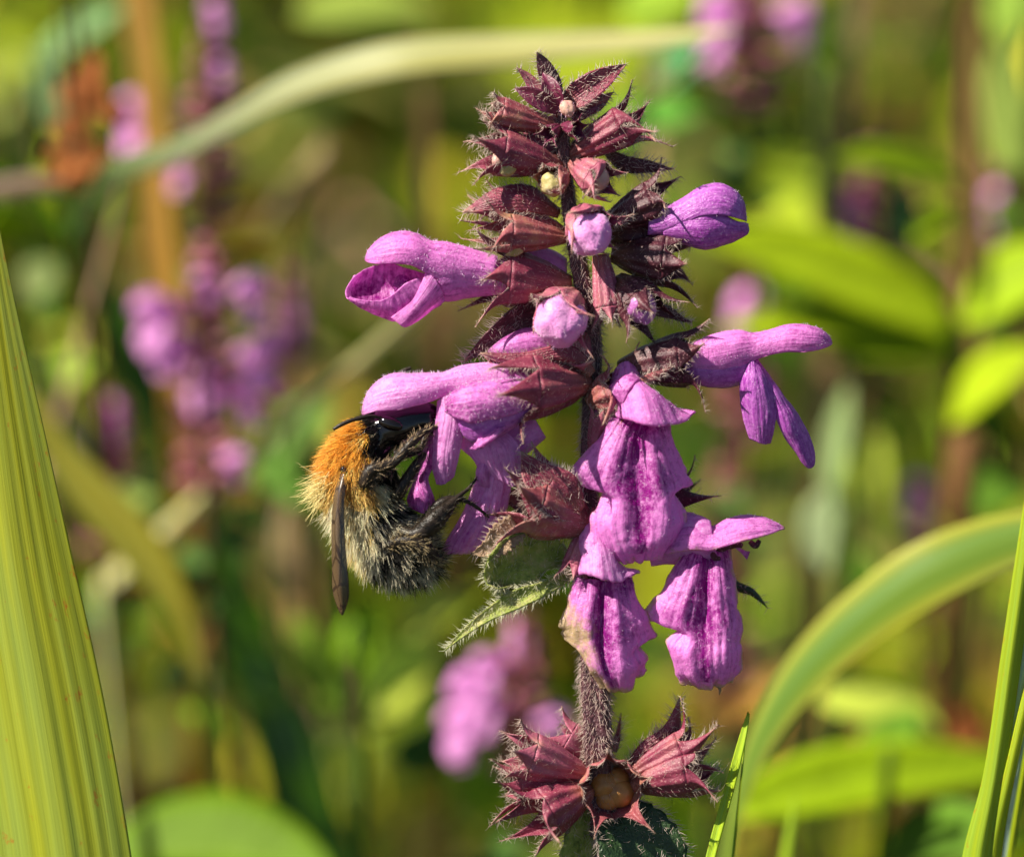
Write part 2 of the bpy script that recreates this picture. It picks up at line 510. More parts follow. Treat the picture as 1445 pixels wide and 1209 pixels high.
hp, hn, _, _ = scatter_on(G1, 5200, True)
cc = G1.mean(1)
hn = nrm(hp - cc[np.clip(np.searchsorted(cc[:, 1], hp[:, 1]), 0, len(cc) - 1)])
mb = MB(); hairs(mb, hp, hn + np.array([0, .9, 0]), 11, .55, bend=(0, .3, 0), col=(.62, .48, .42), jit=.5)
tag(mb.build("hairs", M['hair'], stem), kind="stuff")

def calyx(B, Mo, r, tips=(), mat='calyx', roll=0.3, tooth=None, flare=.5, nh=300, base_r=.35, hl=12, hcol=(.72, .58, .50), squash=1.0):
    B, Mo = np.array(B, float), np.array(Mo, float)
    ax = Mo - B; L = np.linalg.norm(ax); a = ax / L
    e1 = np.cross(a, [0, 0, 1.0]); 
    if np.linalg.norm(e1) < .3: e1 = np.cross(a, [1.0, 0, 0])
    e1 /= np.linalg.norm(e1); e2 = np.cross(a, e1)
    T = (tooth or r * 1.1) * 1.35
    nu, nv1, nv2 = 80, 16, 12
    th = np.linspace(0, 2 * np.pi, nu, endpoint=False)
    k = np.round((th - roll) / (2 * np.pi / 5)).astype(int)
    thk = roll + k * 2 * np.pi / 5
    ring = lambda tt, rr: rr * (np.cos(tt)[:, None] * e1 + squash * np.sin(tt)[:, None] * e2)
    rows = []
    for v in np.linspace(0, 1, nv1):
        rad = r * (base_r * .8 + (1 - base_r * .8) * (.78 * math.sin(v * math.pi / 2) + .22 * v ** 1.6))
        rad = rad * (1 + .045 * np.cos(10 * (th - roll)))[:, None]
        rows.append(B + a * L * v + ring(th, 1) * rad)
    auto = {}
    for kk in range(-1, 6):
        tk = roll + kk * 2 * np.pi / 5
        rk = (Mo + ring(np.array([tk]), r))[0]
        out = ring(np.array([tk]), 1)[0]
        auto[kk % 5] = (rk, rk + a * T * (.85 + .3 * random.random()) + out * T * (flare + .25) * (.6 + .7 * random.random()))
    used = set()
    for tp in tips:
        best = min((q for q in auto if q not in used), key=lambda q: np.linalg.norm(auto[q][1][:2] - np.array(tp[:2])), default=None)
        if best is None: break
        used.add(best)
        rk, at = auto[best]
        auto[best] = (rk, np.array([tp[0], tp[1], tp[2] if len(tp) > 2 else at[2]]))
    Gb = np.array(rows)
    cen = B + a * L * .5
    N = gnormals(Gb, True)
    sgn = 1 if ((N[8] * (Gb[8] - cen)).sum(-1)).mean() > 0 else -1
    Gb = Gb + sgn * N * (fbm(Gb / 16, int(B[0])) * r * .06)[..., None] * np.linspace(1, 0, nv1)[:, None, None]
    mb = MB()
    uvscale = L / (L + T)
    mb.grid(Gb, closed=True, thick=1.8 * sgn)
    mb.uv[-1] = mb.uv[-1] * np.array([1, uvscale])
    margins = []
    hw = np.pi / 5
    for q in range(5):
        rk, tk = auto[q]
        ts = roll + q * 2 * np.pi / 5 + np.linspace(-hw, hw, 13)
        full = Mo + ring(ts, r) * (1 + .045 * np.cos(10 * (ts - roll)))[:, None]
        off = full - full[6]
        outd = nrm(rk - Mo)
        trs = []
        for s_ in np.linspace(0, 1, nv2 + 1):
            c = (1 - s_) ** 2 * full[6] + 2 * s_ * (1 - s_) * (rk + a * T * .5) + s_ ** 2 * tk
            wdt = max((1 - s_) ** 1.2 * (1 - .35 * s_) , .02)
            cr = (np.abs(np.linspace(-1, 1, 13)) ** 2)[:, None] * outd * r * .12 * s_ * (1 - s_) * 4
            trs.append(c + off * wdt + cr * -1)
        Gt = np.array(trs)
        nt = gnormals(Gt); s2 = 1 if (nt[3, 6] @ outd) > 0 else -1
        mb.grid(Gt, thick=1.5 * s2)
        mb.uv[-1] = mb.uv[-1] * np.array([.2, 1 - uvscale]) + np.array([q * .2, uvscale])
        margins.append((Gt[:, 0], Gt[:, -1], Gt[:, 6], tk - rk))
    G = Gb
    o = mb.build("calyx", M[mat], spike)
    if nh:
        pt, nn, iv, _ = scatter_on(G, nh, True)
        nn = np.where(((nn * (pt - (B + a * L * .5))).sum(-1) < 0)[:, None] & (iv < .5)[:, None], -nn, nn)
        rad_dir = pt - (B + a * ((pt - B) @ a)[:, None])
        nn = nrm(nrm(rad_dir) + .5 * a)
        hb = MB()
        pt, nn = pt[::3 if nh > 300 else 2], nn[::3 if nh > 300 else 2]
        hairs(hb, pt, nn, hl * np.where(rng.random(len(pt)) < .75, .5, 1), .28, bend=a * .4, col=hcol, jit=.35)
        for m1, m2, mc, tdir in margins:
            for mg in (m1, m2):
                kn = max(8, nh // 16)
                ii = rng.integers(0, len(mg) - 1, kn); ff = rng.random((kn, 1))
                q = mg[ii] * (1 - ff) + mg[ii + 1] * ff
                hairs(hb, q, nrm(mg[ii] - mc[ii] + 1e-6) * .9 + nrm(tdir) * .6, hl * .9, .38, col=hcol, jit=.45)
        tag(hb.build("hairs", M['hair'], o), kind="stuff")
    return o

def bud(c, axis, r, length, mat='bud', nh=160, name="bud", squash=1):
    c = np.array(c, float); a = nrm(np.array(axis, float))
    ts = np.linspace(0, 1, 9)
    prof = [.25, .62, .85, .97, 1.0, .95, .8, .5, .05]
    path = [c + a * length * (t_ - .5) for t_ in ts]
    G = tube(path, np.array(prof) * r, 28, 34)
    th_ = np.linspace(0, 2 * np.pi, 28, endpoint=False)
    cr = 1 - .16 * np.exp(-((np.abs((th_ - 1.2 + np.pi) % (2 * np.pi) - np.pi)) / .28) ** 2) - .10 * np.exp(-((np.abs((th_ - 4.1 + np.pi) % (2 * np.pi) - np.pi)) / .3) ** 2)
    ctr_ = G.mean(1, keepdims=True)
    G = ctr_ + (G - ctr_) * cr[None, :, None]
    sh = np.linspace(0, 1, len(G))[:, None, None] ** 2
    G = G + sh * np.array([.12, .22, 0]) * r
    mid = c
    G = mid + (G - mid) * (1 + .11 * fbm(G / (r * .8), int(c[1]))[..., None])
    mb = MB(); mb.grid(G, closed=True)
    o = mb.build(name, M[mat], spike)
    if nh:
        pt, _, _, _ = scatter_on(G, nh, True)
        nn = nrm(pt - c)
        hb = MB(); hairs(hb, pt[::2], nn[::2], 4, .35, col=(.92, .66, .88), jit=.5, segs=2)
        tag(hb.build("hairs", M['hair'], o), kind="stuff")
    return o

def bractleaf(ctrl_mid, widths, fold=.3, side=(0, 0, 1), name="bract", mat='tiny_bract', nh=0, parent=None, nr=26, serr=0, bulge=0, hl=9, hcol=(.75, .62, .55)):
    """pointed leaf; ctrl_mid mid-line points, widths half widths; side = width direction"""
    A = crom(np.concatenate([np.asarray(ctrl_mid, float), np.asarray(widths, float)[:, None]], 1), nr)
    p, w = A[:, :3], np.maximum(A[:, 3], .05)
    T = nrm(np.gradient(p, axis=0))
    sd = np.asarray(side, float)
    sd = nrm(sd - T * (T @ sd)[:, None])
    nn = np.cross(T, sd)
    u = np.linspace(-1, 1, 13)
    se = 1 + serr * np.sin(np.arange(nr) * 2.4)[:, None] * (np.abs(u) > .8)
    G = p[:, None] + (u[None] * w[:, None] * se)[..., None] * sd[:, None] + (w[:, None] * (fold * np.abs(u)[None] ** 1.3 + bulge * (u ** 2)[None]))[..., None] * nn[:, None]
    G = G + nn[:, None] * (fbm(G / 12, int(p[0][0])) * w[:, None] * .08)[..., None]
    mb = MB(); mb.grid(G, thick=1.6)
    o = mb.build(name, M[mat], parent or spike)
    if nh:
        pt, n_, _, _ = scatter_on(G, nh)
        n_ = np.where((rng.random(nh) < .5)[:, None], n_, -n_)
        hb = MB(); hairs(hb, pt, n_ + T[nr // 2] * .6, hl, .5, col=hcol, jit=.4)
        # margins
        m1 = G[:, 0]; m2 = G[:, -1]
        for mg, sg in ((m1, -1), (m2, 1)):
            ii = rng.integers(0, nr - 1, nh // 3); ff = rng.random((nh // 3, 1))
            q = mg[ii] * (1 - ff) + mg[ii + 1] * ff
            hairs(hb, q, sg * sd[ii] + T[ii] * .7, hl, .5, col=hcol, jit=.3)
        tag(hb.build("hairs", M['hair'], o), kind="stuff")
    return o

# --- crown of small bracts
bractleaf([(787, 152, 8), (780, 120, 10), (768, 92, 10), (757, 73, 8)], [8, 16, 11, .3], .2, (1, .5, .3), nh=90, mat='calyx_dark_shaded')
bractleaf([(790, 160, -6), (784, 140, -14), (776, 122, -16), (766, 103, -8)], [6, 15, 13, .3], -.35, (1, .4, -.2), nh=50)
bractleaf([(788, 158, -4), (770, 145, -12), (748, 133, -14), (726, 125, -8)], [5, 13, 11, .3], -.4, (.4, -1, -.2), nh=60)
bractleaf([(796, 150, -2), (820, 133, -12), (850, 112, -12), (883, 91, -6)], [8, 19, 15, .4], -.5, (.6, 1, -.2), nh=170, mat='calyx')
bractleaf([(800, 160, 2), (822, 150, -10), (843, 146, -12), (866, 130, -4)], [6, 15, 12, .4], .5, (.4, 1, .1), nh=110, mat='calyx_tan')
bractleaf([(800, 160, 4), (815, 162, -8), (838, 150, -12), (860, 132, -4)], [5, 9, 7, .4], .5, (.4, 1, -.4), nh=60, mat='tiny_bract')
bractleaf([(786, 150, 10), (760, 128, 12), (745, 110, 12), (729, 95, 10)], [5, 10, 7, .3], .3, (.6, -1, 0), nh=80, mat='calyx_pink')
bractleaf([(792, 165, 10), (770, 178, 0), (745, 165, 0), (722, 150, 4)], [6, 15, 12, 2], .2, (.4, 1, 0), nh=60, mat='calyx_pink')
bractleaf([(800, 225, 12), (822, 205, 12), (838, 185, 12), (848, 164, 10)], [6, 14, 11, .4], .4, (.8, .6, 0), nh=90, mat='calyx')
bud((801, 153, -26), (0.3, 1, -.6), 11, 26, 'bud_peach', 60)
calyx((790, 178, -2), (776, 188, -22), 12, mat='tiny_bract', nh=40, tooth=10, hl=6)
calyx((792, 178, -2), (812, 182, -22), 13, mat='tiny_bract', nh=50, tooth=10, hl=6)
# --- upper calyces
calyx((786, 180, 2), (706, 160, -12), 23, [(671, 153), (680, 171), (690, 182), (694, 146)], 'calyx_tan', 0.2, 16, .2, 420)
calyx((802, 222, 6), (880, 178, -8), 30, [(917, 141), (927, 187), (949, 208), (926, 200)], 'calyx', .9, 30, .3, 520, hl=13)
bractleaf([(852, 212, 10), (880, 232, 4), (915, 236, 0), (951, 239, 4)], [5, 12, 9, .4], .4, (0, 1, .2), nh=170, mat='calyx_dark_shaded', hl=13)
bud((874, 190, -14), (1, -.5, -.4), 18, 30, 'bud_peach', 60)
calyx((792, 236, 2), (705, 214, -20), 34, [(654, 200), (668, 193), (647, 244), (668, 262)], 'calyx', .5, 26, .35, 520, hl=13)
bud((706, 224, -30), (-1, .2, -.6), 14, 30, 'bud_peach', 30)
bud((716, 236, -34), (-1, .4, -.5), 12, 30, 'bud_yellow', 30)
calyx((798, 246, -6), (779, 254, -34), 24, [(762, 262), (775, 270), (792, 272)], 'calyx_tan', .3, 14, .0, 260, hl=8)
bud((779, 258, -36), (-.2, .3, -1), 18, 26, 'bud_yellow', 30)
calyx((806, 230, -4), (842, 252, -30), 27, [(875, 277), (862, 286), (838, 282), (822, 280)], 'calyx_pink', .7, 22, .1, 420, hl=9)
bud((842, 252, -34), (.7, .5, -.8), 20, 30, 'bud_peach', 40)
bractleaf([(790, 300, 0), (750, 278, -22), (700, 280, -26), (653, 300, -14)], [8, 20, 17, .4], -.5, (0, 1, -.4), nh=240, mat='calyx', hl=12)
calyx((798, 330, 0), (712, 300, 6), 26, [(655, 300), (660, 276), (650, 312), (668, 322)], 'calyx', .1, 28, .3, 380)
calyx((800, 336, -6), (718, 330, -28), 28, [(650, 337), (662, 325), (668, 352), (690, 362)], 'calyx_tan', .4, 26, .2, 420)
bud((716, 330, -40), (-1, 0, -.4), 10, 24, 'bud_peach', 20)
bud((728, 352, -32), (-1, .4, -.3), 9, 34, 'bud_yellow', 20)
bractleaf([(720, 362, -22), (700, 350, -28), (684, 336, -30), (672, 322, -24)], [5, 6, 4, .3], .3, (.4, 1, 0), nh=30, mat='calyx_dark_shaded')
calyx((812, 300, -8), (830, 320, -44), 34, [(895, 302), (872, 352), (862, 360), (806, 358), (802, 300)], 'calyx_pink', .9, 20, .12, 360, hl=9)
bud((832, 329, -54), (.15, .6, -1), 32, 60, 'bud', 420)
# right calyces
calyx((850, 318, 6), (922, 286, 2), 32, [(961, 249), (938, 296), (950, 330)], 'calyx_dark_shaded', .3, 32, .2, 420, hl=10)
calyx((862, 358, 10), (938, 366, 4), 38, [(978, 347), (977, 403), (970, 372)], 'calyx_dark_shaded', .5, 36, .25, 380, hl=10)
bractleaf([(848, 300, -26), (868, 312, -34), (882, 310, -36), (896, 300, -30)], [5, 6, 4, .3], .3, (0, 1, 0), nh=70, mat='calyx_pink')
calyx((850, 330, 30), (905, 322, 34), 34, [], 'calyx_dark_shaded', .2, 30, .3, 160)
calyx((798, 215, 26), (750, 200, 22), 22, [], 'calyx_pink', .4, 18, .2, 200)
# lower right small calyx with violet bud, and its hairy pedicel
calyx((848, 360, -8), (858, 435, -18), 20, [], 'calyx_pink', .2, 20, .1, 520, .7, hcol=(.85, .72, .68))
calyx((872, 392, 0), (902, 428, -22), 34, [(973, 426), (977, 455), (929, 489), (883, 484)], 'calyx_dark_shaded', .2, 36, .4, 380)
bud((903, 430, -36), (.3, 1, -.6), 24, 56, 'bud_violet', 160)
bractleaf([(915, 440, 10), (938, 436, 8), (957, 448, 8), (977, 455, 8)], [5, 7, 5, .4], .3, (0, 1, 0), nh=120, mat='calyx_dark_shaded', hl=12)
# left mid calyces
calyx((806, 400, 0), (718, 392, -8), 40, [(680, 396), (671, 462), (647, 439), (690, 362)], 'calyx', .55, 30, .1, 420)
bractleaf([(800, 430, 10), (742, 446, 4), (695, 478, 0), (652, 512, 0)], [14, 22, 15, .4], .5, (.3, 1, .2), nh=220, mat='calyx_dark_shaded', hl=13)
calyx((812, 415, -8), (790, 440, -42), 37, [(840, 446), (777, 523), (839, 507), (752, 470)], 'calyx_pink', .2, 26, .25, 420, hl=11)
bud((791, 452, -54), (-.1, .6, -1), 37, 68, 'bud', 520)
# upper calyx of the bee flower and big purple bud
calyx((834, 542, -4), (748, 546, -36), 46, [(676, 497), (740, 627), (700, 560), (690, 520)], 'calyx', .25, 44, .3, 480, .3)
bractleaf([(834, 530, -30), (800, 505, -42), (740, 512, -44), (678, 498, -30)], [8, 15, 12, .4], -.7, (0, 1, .6), nh=240, mat='calyx')
calyx((826, 470, 6), (808, 520, -12), 26, [(839, 507), (782, 505)], 'calyx_pink', .1, 16, .1, 200, .5)
# stem bumps / pedicels on the right of the stem
calyx((830, 570, -8), (862, 556, -16), 32, [(902, 482, -10), (850, 600), (868, 620), (846, 500)], 'calyx_tan', .3, 34, .1, 420)
calyx((838, 640, -2), (850, 590, -14), 18, [], 'calyx_pink', .3, 14, .1, 220, .7)
# right calyx of the mid right flower
calyx((872, 520, 4), (962, 508, -6), 38, [(1001, 449), (995, 582), (1000, 536)], 'calyx_dark_shaded', .0, 34, .35, 420, hl=11)
bractleaf([(900, 540, -40), (918, 532, -46), (936, 525, -46), (956, 514, -40)], [4, 6, 4, .3], .3, (0, 1, 0), nh=80, mat='calyx_tan')
# behind the middle flower
calyx((880, 700, 40), (950, 706, 44), 34, [(980, 642), (1017, 699), (990, 770)], 'calyx_dark_shaded', .2, 34, .4, 260)
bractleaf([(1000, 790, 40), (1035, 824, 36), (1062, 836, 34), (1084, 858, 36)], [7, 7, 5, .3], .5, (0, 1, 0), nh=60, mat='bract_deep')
# mid left calyx with amber throat
calyx((834, 745, -4), (756, 716, -22), 44, [(736, 636), (681, 699), (690, 780), (716, 778)], 'calyx_tan', .65, 40, .1, 620, .3, hl=11)
calyx((834, 742, 2), (764, 700, -2), 50, [(712, 660), (738, 640), (685, 702)], 'calyx', .2, 40, .1, 420, .3)
calyx((842, 720, 0), (812, 800, -16), 20, [], 'calyx_pink', .2, 18, .1, 260, .8)
bractleaf([(730, 742, -36), (712, 756, -42), (694, 772, -40), (664, 782, -34)], [18, 22, 16, .5], .25, (.8, .7, 0), name="dried_bract", nh=70, mat='dry', serr=.15)
bractleaf([(815, 725, -30), (790, 700, -44), (758, 672, -46), (736, 637, -36)], [14, 34, 24, .5], -.3, (.7, -.7, .3), nh=200, mat='calyx', hl=11)
# green curled bract under it
bractleaf([(812, 806, -8), (770, 830, -24), (730, 846, -28), (690, 868, -22), (655, 893, -16), (628, 918, -10)], [8, 10, 14, 9, 5, .5], .5, (.4, 1, -.2), mat='bract', nh=420, hl=10, hcol=(.8, .78, .55))
bractleaf([(800, 790, 6), (765, 778, -8), (728, 790, -16), (704, 824, -16), (716, 850, -14)], [10, 28, 42, 30, 8], .3, (.35, 1, .3), mat='bract', nh=420, hl=9, hcol=(.8, .78, .55), bulge=.2)

# --- bottom whorl
calyx((858, 1100, 30), (862, 1112, -26), 44, [(858, 1054), (922, 1096), (926, 1176), (838, 1184), (815, 1106)], 'calyx_tan', .1, 26, .5, 300, .5, hl=9)
nb = MB()
for c_, r_ in (((855, 1108, -4), 22), ((874, 1118, -4), 21), ((858, 1126, -2), 18), ((870, 1100, 0), 18)):
    G = tube([(c_[0], c_[1], c_[2] + 18), (c_[0], c_[1], c_[2] + 6), c_, (c_[0], c_[1], c_[2] - 8), (c_[0], c_[1], c_[2] - 13)], np.array([.5, .95, 1, .7, .1]) * r_, 22, 24)
    b_ = MB(); b_.grid(G, closed=True); b_.build("nutlet", M['nutlet'], spike)
calyx((838, 1096, 8), (748, 1066, -12), 34, [(705, 1030), (705, 1074), (712, 1098), (722, 1060)], 'calyx_pink', .3, 28, .25, 460, .3, hl=13)
calyx((836, 1070, 28), (800, 1050, 30), 34, [(757, 1042), (790, 1020)], 'calyx_pink', .2, 26, .2, 260, .5, hl=13)
calyx((836, 1112, -4), (770, 1146, -22), 38, [(705, 1187), (756, 1208), (716, 1108), (792, 1190), (690, 1165)], 'calyx', .2, 34, .15, 460, .3)
calyx((842, 1100, 12), (735, 1108, 8), 28, [(690, 1166), (700, 1100), (712, 1124)], 'calyx', .1, 28, .2, 300, .4)
calyx((884, 1098, 10), (965, 1062, 4), 32, [(959, 982), (970, 1012), (1014, 1022), (1011, 1040)], 'calyx', .3, 34, .2, 420, .3, hl=13)
calyx((890, 1108, 0), (972, 1092, -12), 32, [(1014, 1082), (1018, 1116), (1012, 1132), (980, 1060)], 'calyx', .6, 30, .2, 420, .3, hl=13)
bractleaf([(884, 1090, 14), (915, 1062, 10), (948, 1034, 8), (959, 984, 6)], [6, 16, 14, .4], .5, (.6, .7, .3), nh=240, mat='calyx', hl=14)
bractleaf([(866, 1060, 30), (870, 1045, 32), (873, 1030, 32), (877, 1004, 32)], [5, 5, 3, .3], .2, (1, 0, 0), nh=60, mat='calyx_tan', hl=14)
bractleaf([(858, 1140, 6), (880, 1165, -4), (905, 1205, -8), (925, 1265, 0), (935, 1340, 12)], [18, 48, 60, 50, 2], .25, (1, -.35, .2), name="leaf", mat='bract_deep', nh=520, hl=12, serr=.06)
bractleaf([(850, 1140, 10), (838, 1165, 4), (826, 1200, 2), (812, 1260, 6), (800, 1330, 20)], [12, 28, 36, 30, 2], .3, (1, .25, .2), name="leaf", mat='bract', nh=220, hl=12, serr=.06)
bractleaf([(832, 1130, 14), (815, 1160, 10), (805, 1180, 8), (796, 1215, 8)], [8, 10, 9, 1], .3, (1, .4, 0), name="leaf", mat='bract', nh=80, hl=12)
for sgn in (-1, 1):
    b0 = P(np.array([850, 1500, 30]))
    A = crom(np.array([b0, b0 + [sgn * .012, -.005, .004], b0 + [sgn * .03, -.01, .002], b0 + [sgn * .05, -.012, -.012]]), 24)
    w_ = .008 * np.sin(np.linspace(0.05, 1, 24) * math.pi) ** .8
    u_ = np.linspace(-1, 1, 9)
    G = A[:, None] + (u_[None] * w_[:, None])[..., None] * np.array([0, 1, 0]) + (np.abs(u_)[None] * w_[:, None] * .3)[..., None] * np.array([0, 0, 1])
    b_ = MB(True); b_.grid(G, thick=1e-4, col=(.06, .12, .03)); b_.build("leaf", M['leaf'], spike)

# ------------------------------------------------------------------ corollas
def soft(ctrl, k=.4):
    A = np.array(ctrl, float)
    m_ = A[:, :, 2].mean(1, keepdims=True); A[:, :, 2] = m_ + (A[:, :, 2] - m_) * .72
    A[:, 3, 2] = A[:, 3, 2] * (1 - k) + (A[:, 2, 2] + A[:, 4, 2]) / 2 * k
    return A

def petal(G, mat, parent, name, tone=0, with_=0, wr=1.2, thick=1.5, nh=0, edgew=None, seed=0, hdir=None, ruf=0):
    """G (R,K,3). with_ = how withered the margin is"""
    R, K = G.shape[:2]
    u, v = np.meshgrid(np.linspace(0, 1, K), np.linspace(0, 1, R))
    N = gnormals(G)
    G = G + N * (wr * .55 * fbm(G / 22, seed, 4) + wr * .6 * vnoise(np.stack([u * 22, v * 3, u * 0], -1), seed + 9))[..., None]
    if ruf:
        ed_ = np.exp(-np.minimum(np.minimum(u, 1 - u) * K / R * 1.6, (1 - v) * 1.2) / .10) * np.clip(v * 5, 0, 1)
        ph_ = np.where(np.minimum(u, 1 - u) < (1 - v), v * 9 + (u > .5) * 31, u * 8 + 57)
        G = G + N * (ruf * ed_ * vnoise(np.stack([ph_, 0 * u, 0 * u], -1), seed + 3))[..., None]
        G = G + (ruf * .5 * ed_)[..., None] * np.stack([vnoise(np.stack([ph_ * 2.3, 0 * u, 0 * u], -1), seed + 5), vnoise(np.stack([ph_ * 2.3, 0 * u, 0 * u + 9], -1), seed + 6), 0 * u], -1)
    tn = tone(u, v) if callable(tone) else np.full((R, K), float(tone))
    e = np.minimum(np.minimum(u, 1 - u) * K / R * 2.2, (1 - v) * 1.4)
    fresh = np.ones((R, K))
    if callable(with_): fresh = 1 - with_(u, v)
    elif with_: fresh = 1 - with_ * np.exp(-e / .13)
    col = np.repeat(fresh[..., None], 3, -1)
    mb = MB(); mb.grid(G, thick=thick, tone=tn, col=col)
    o = mb.build(name, M[mat], parent)
    if nh:
        pt, n_, _, _ = scatter_on(G, nh)
        if hdir is not None:
            s_ = np.sign((n_ * np.array(hdir)).sum(-1, keepdims=True)); s_[s_ == 0] = 1; n_ = n_ * s_
        hb = MB(); hairs(hb, pt, n_, 4.0, .4, col=(.95, .78, .95), segs=2, jit=.5)
        tag(hb.build("hairs", M['hair'], o), kind="stuff")
    return o

def tubeflower(rows, mat, **kw):
    G = sweep(rows, nr=30, nc=40, **{k: v for k, v in kw.items() if k in ('up', 'side')})
    mb = MB()
    R, K = G.shape[:2]
    N = gnormals(G)
    G = G + N * (1.0 * fbm(G / 20, 5))[..., None]
    v = np.linspace(0, 1, R)[:, None]
    mb.grid(G, thick=1.2, tone=np.broadcast_to(.1 + .35 * v ** 2, (R, K)))
    return mb.build("flower", M[mat], spike)

hoodtone = lambda u, v: .02 + .12 * np.sin(v * 3)
# upper left flower
fl = tubeflower([(716, 392, 0, 24, 22, 180), (690, 390, 0, 27, 28, 180), (655, 386, 0, 33, 36, 180), (625, 386, 0, 37, 40, 180), (600, 386, 0, 30, 30, 178)], 'petal')
petal(sweep([(700, 390, 0, 29, 30, 120), (660, 386, 0, 35, 37, 120), (628, 380, 0, 40, 40, 118), (605, 374, 0, 42, 36, 112), (582, 368, -2, 45, 40, 100), (558, 368, -3, 44, 42, 96), (535, 370, -3, 36, 35, 95), (520, 370, -2, 22, 20, 92), (515, 368, -2, 4, 3, 90)], up=(.08, -1, -.15), nr=60, nc=60), 'petal', fl, "hood", hoodtone, .0, 1.4, nh=500, hdir=(0, -1, -.4))
petal(surf([[(499, 390, 18), (514, 380, 24), (532, 374, 28), (552, 372, 28), (572, 378, 26), (600, 386, 28)],
            [(491, 402, 12), (505, 403, 28), (528, 406, 36), (552, 406, 34), (580, 402, 30), (606, 402, 32)],
            [(487, 411, 0), (504, 422, 12), (530, 434, 16), (558, 438, 14), (590, 428, 16), (616, 420, 20)],
            [(488, 420, -10), (508, 434, -10), (535, 447, -8), (562, 454, -8), (598, 442, -8), (624, 430, 0)],
            [(491, 422, -18), (512, 430, -26), (538, 436, -30), (562, 436, -30), (588, 420, -32), (612, 416, -28)],
            [(493, 419, -20), (514, 424, -31), (538, 424, -36), (556, 414, -38), (572, 400, -38), (590, 392, -36)]], 60, 70),
      'petal', fl, "lower_lip", lambda u, v: .25 + .45 * np.exp(-((v - .3) / .25) ** 2) * (u > .1), .0, 1.0)
petal(surf([[(601, 384, -34), (612, 392, -36), (622, 408, -34), (628, 424, -22)],
            [(594, 402, -38), (601, 410, -42), (608, 424, -38), (610, 436, -22)],
            [(580, 426, -38), (584, 434, -42), (590, 443, -38), (594, 449, -24)],
            [(552, 448, -28), (562, 456, -32), (570, 461, -30), (578, 459, -22)]], 40, 26),
      'petal', fl, "side_lobe", .2, .0, .8)
petal(surf([[(560, 392, -8), (566, 388, -14), (574, 390, -16), (578, 398, -14)], [(556, 404, -10), (566, 402, -20), (576, 406, -20), (582, 412, -14)],
            [(560, 416, -6), (568, 418, -14), (576, 418, -14), (584, 418, -8)]], 24, 24), 'petal', fl, "stamen_fold", .9, 0, 1.5)
# pale flower tucked behind the left calyx
fl = tubeflower([(800, 385, 26, 18, 20, 180), (780, 378, 26, 22, 26, 180), (755, 372, 26, 22, 24, 180), (738, 368, 26, 14, 14, 180), (730, 366, 26, 3, 3, 180)], 'petal_pale')
fl = tubeflower([(790, 500, 4, 20, 20, 180), (765, 488, 2, 22, 24, 180), (735, 488, 0, 22, 24, 180), (708, 494, 0, 18, 17, 180), (688, 498, 0, 6, 5, 180)], 'petal')
# flower the bee feeds on
fl = tubeflower([(750, 545, 10, 22, 24, 180), (715, 542, 8, 26, 28, 180), (680, 544, 6, 30, 30, 180), (650, 550, 4, 30, 30, 180), (622, 560, 4, 26, 26, 165)], 'petal')
petal(sweep([(720, 541, 6, 29, 31, 120), (685, 543, 4, 33, 33, 120), (650, 548, 2, 35, 33, 118), (628, 550, 0, 38, 26, 112), (605, 556, -2, 42, 31, 112), (580, 562, -3, 44, 36, 110), (555, 569, -3, 42, 42, 104), (532, 579, -3, 34, 38, 92), (517, 584, -2, 20, 22, 90), (511, 586, -2, 4, 3, 90)], up=(-.1, -1, -.12), nr=60, nc=60),
      'petal_pale', fl, "hood", hoodtone, .0, 1.0, nh=700, hdir=(0, -1, -.5))
petal(surf([[(618, 566, -30), (628, 560, -36), (642, 556, -38), (656, 560, -34)], [(616, 590, -32), (628, 592, -42), (642, 596, -44), (654, 604, -36)],
            [(612, 625, -30), (622, 630, -42), (636, 634, -44), (649, 634, -36)], [(611, 655, -28), (620, 658, -38), (634, 656, -40), (645, 652, -32)],
            [(617, 683, -22), (624, 684, -28), (632, 679, -28), (640, 672, -24)]], 56, 34), 'petal_pale', fl, "side_lobe", lambda u, v: .15 + .3 * (u < .2), 0, 1.6, nh=120, hdir=(0, 0, -1))
petal(surf([[(612, 600, -18), (612, 600, -4), (610, 602, 12), (606, 604, 26)], [(612, 630, -22), (604, 632, -14), (598, 634, 4), (592, 634, 22)],
            [(611, 658, -22), (601, 658, -20), (593, 660, -4), (586, 660, 16)], [(605, 676, -20), (597, 680, -24), (588, 684, -12), (580, 684, 8)],
            [(612, 700, -16), (600, 702, -24), (586, 702, -16), (574, 704, 0)], [(618, 719, -8), (604, 726, -14), (590, 722, -10), (578, 716, 0)]], 56, 34),
      'petal', fl, "lower_lip", lambda u, v: .55 - .2 * v, 0, 1.6)
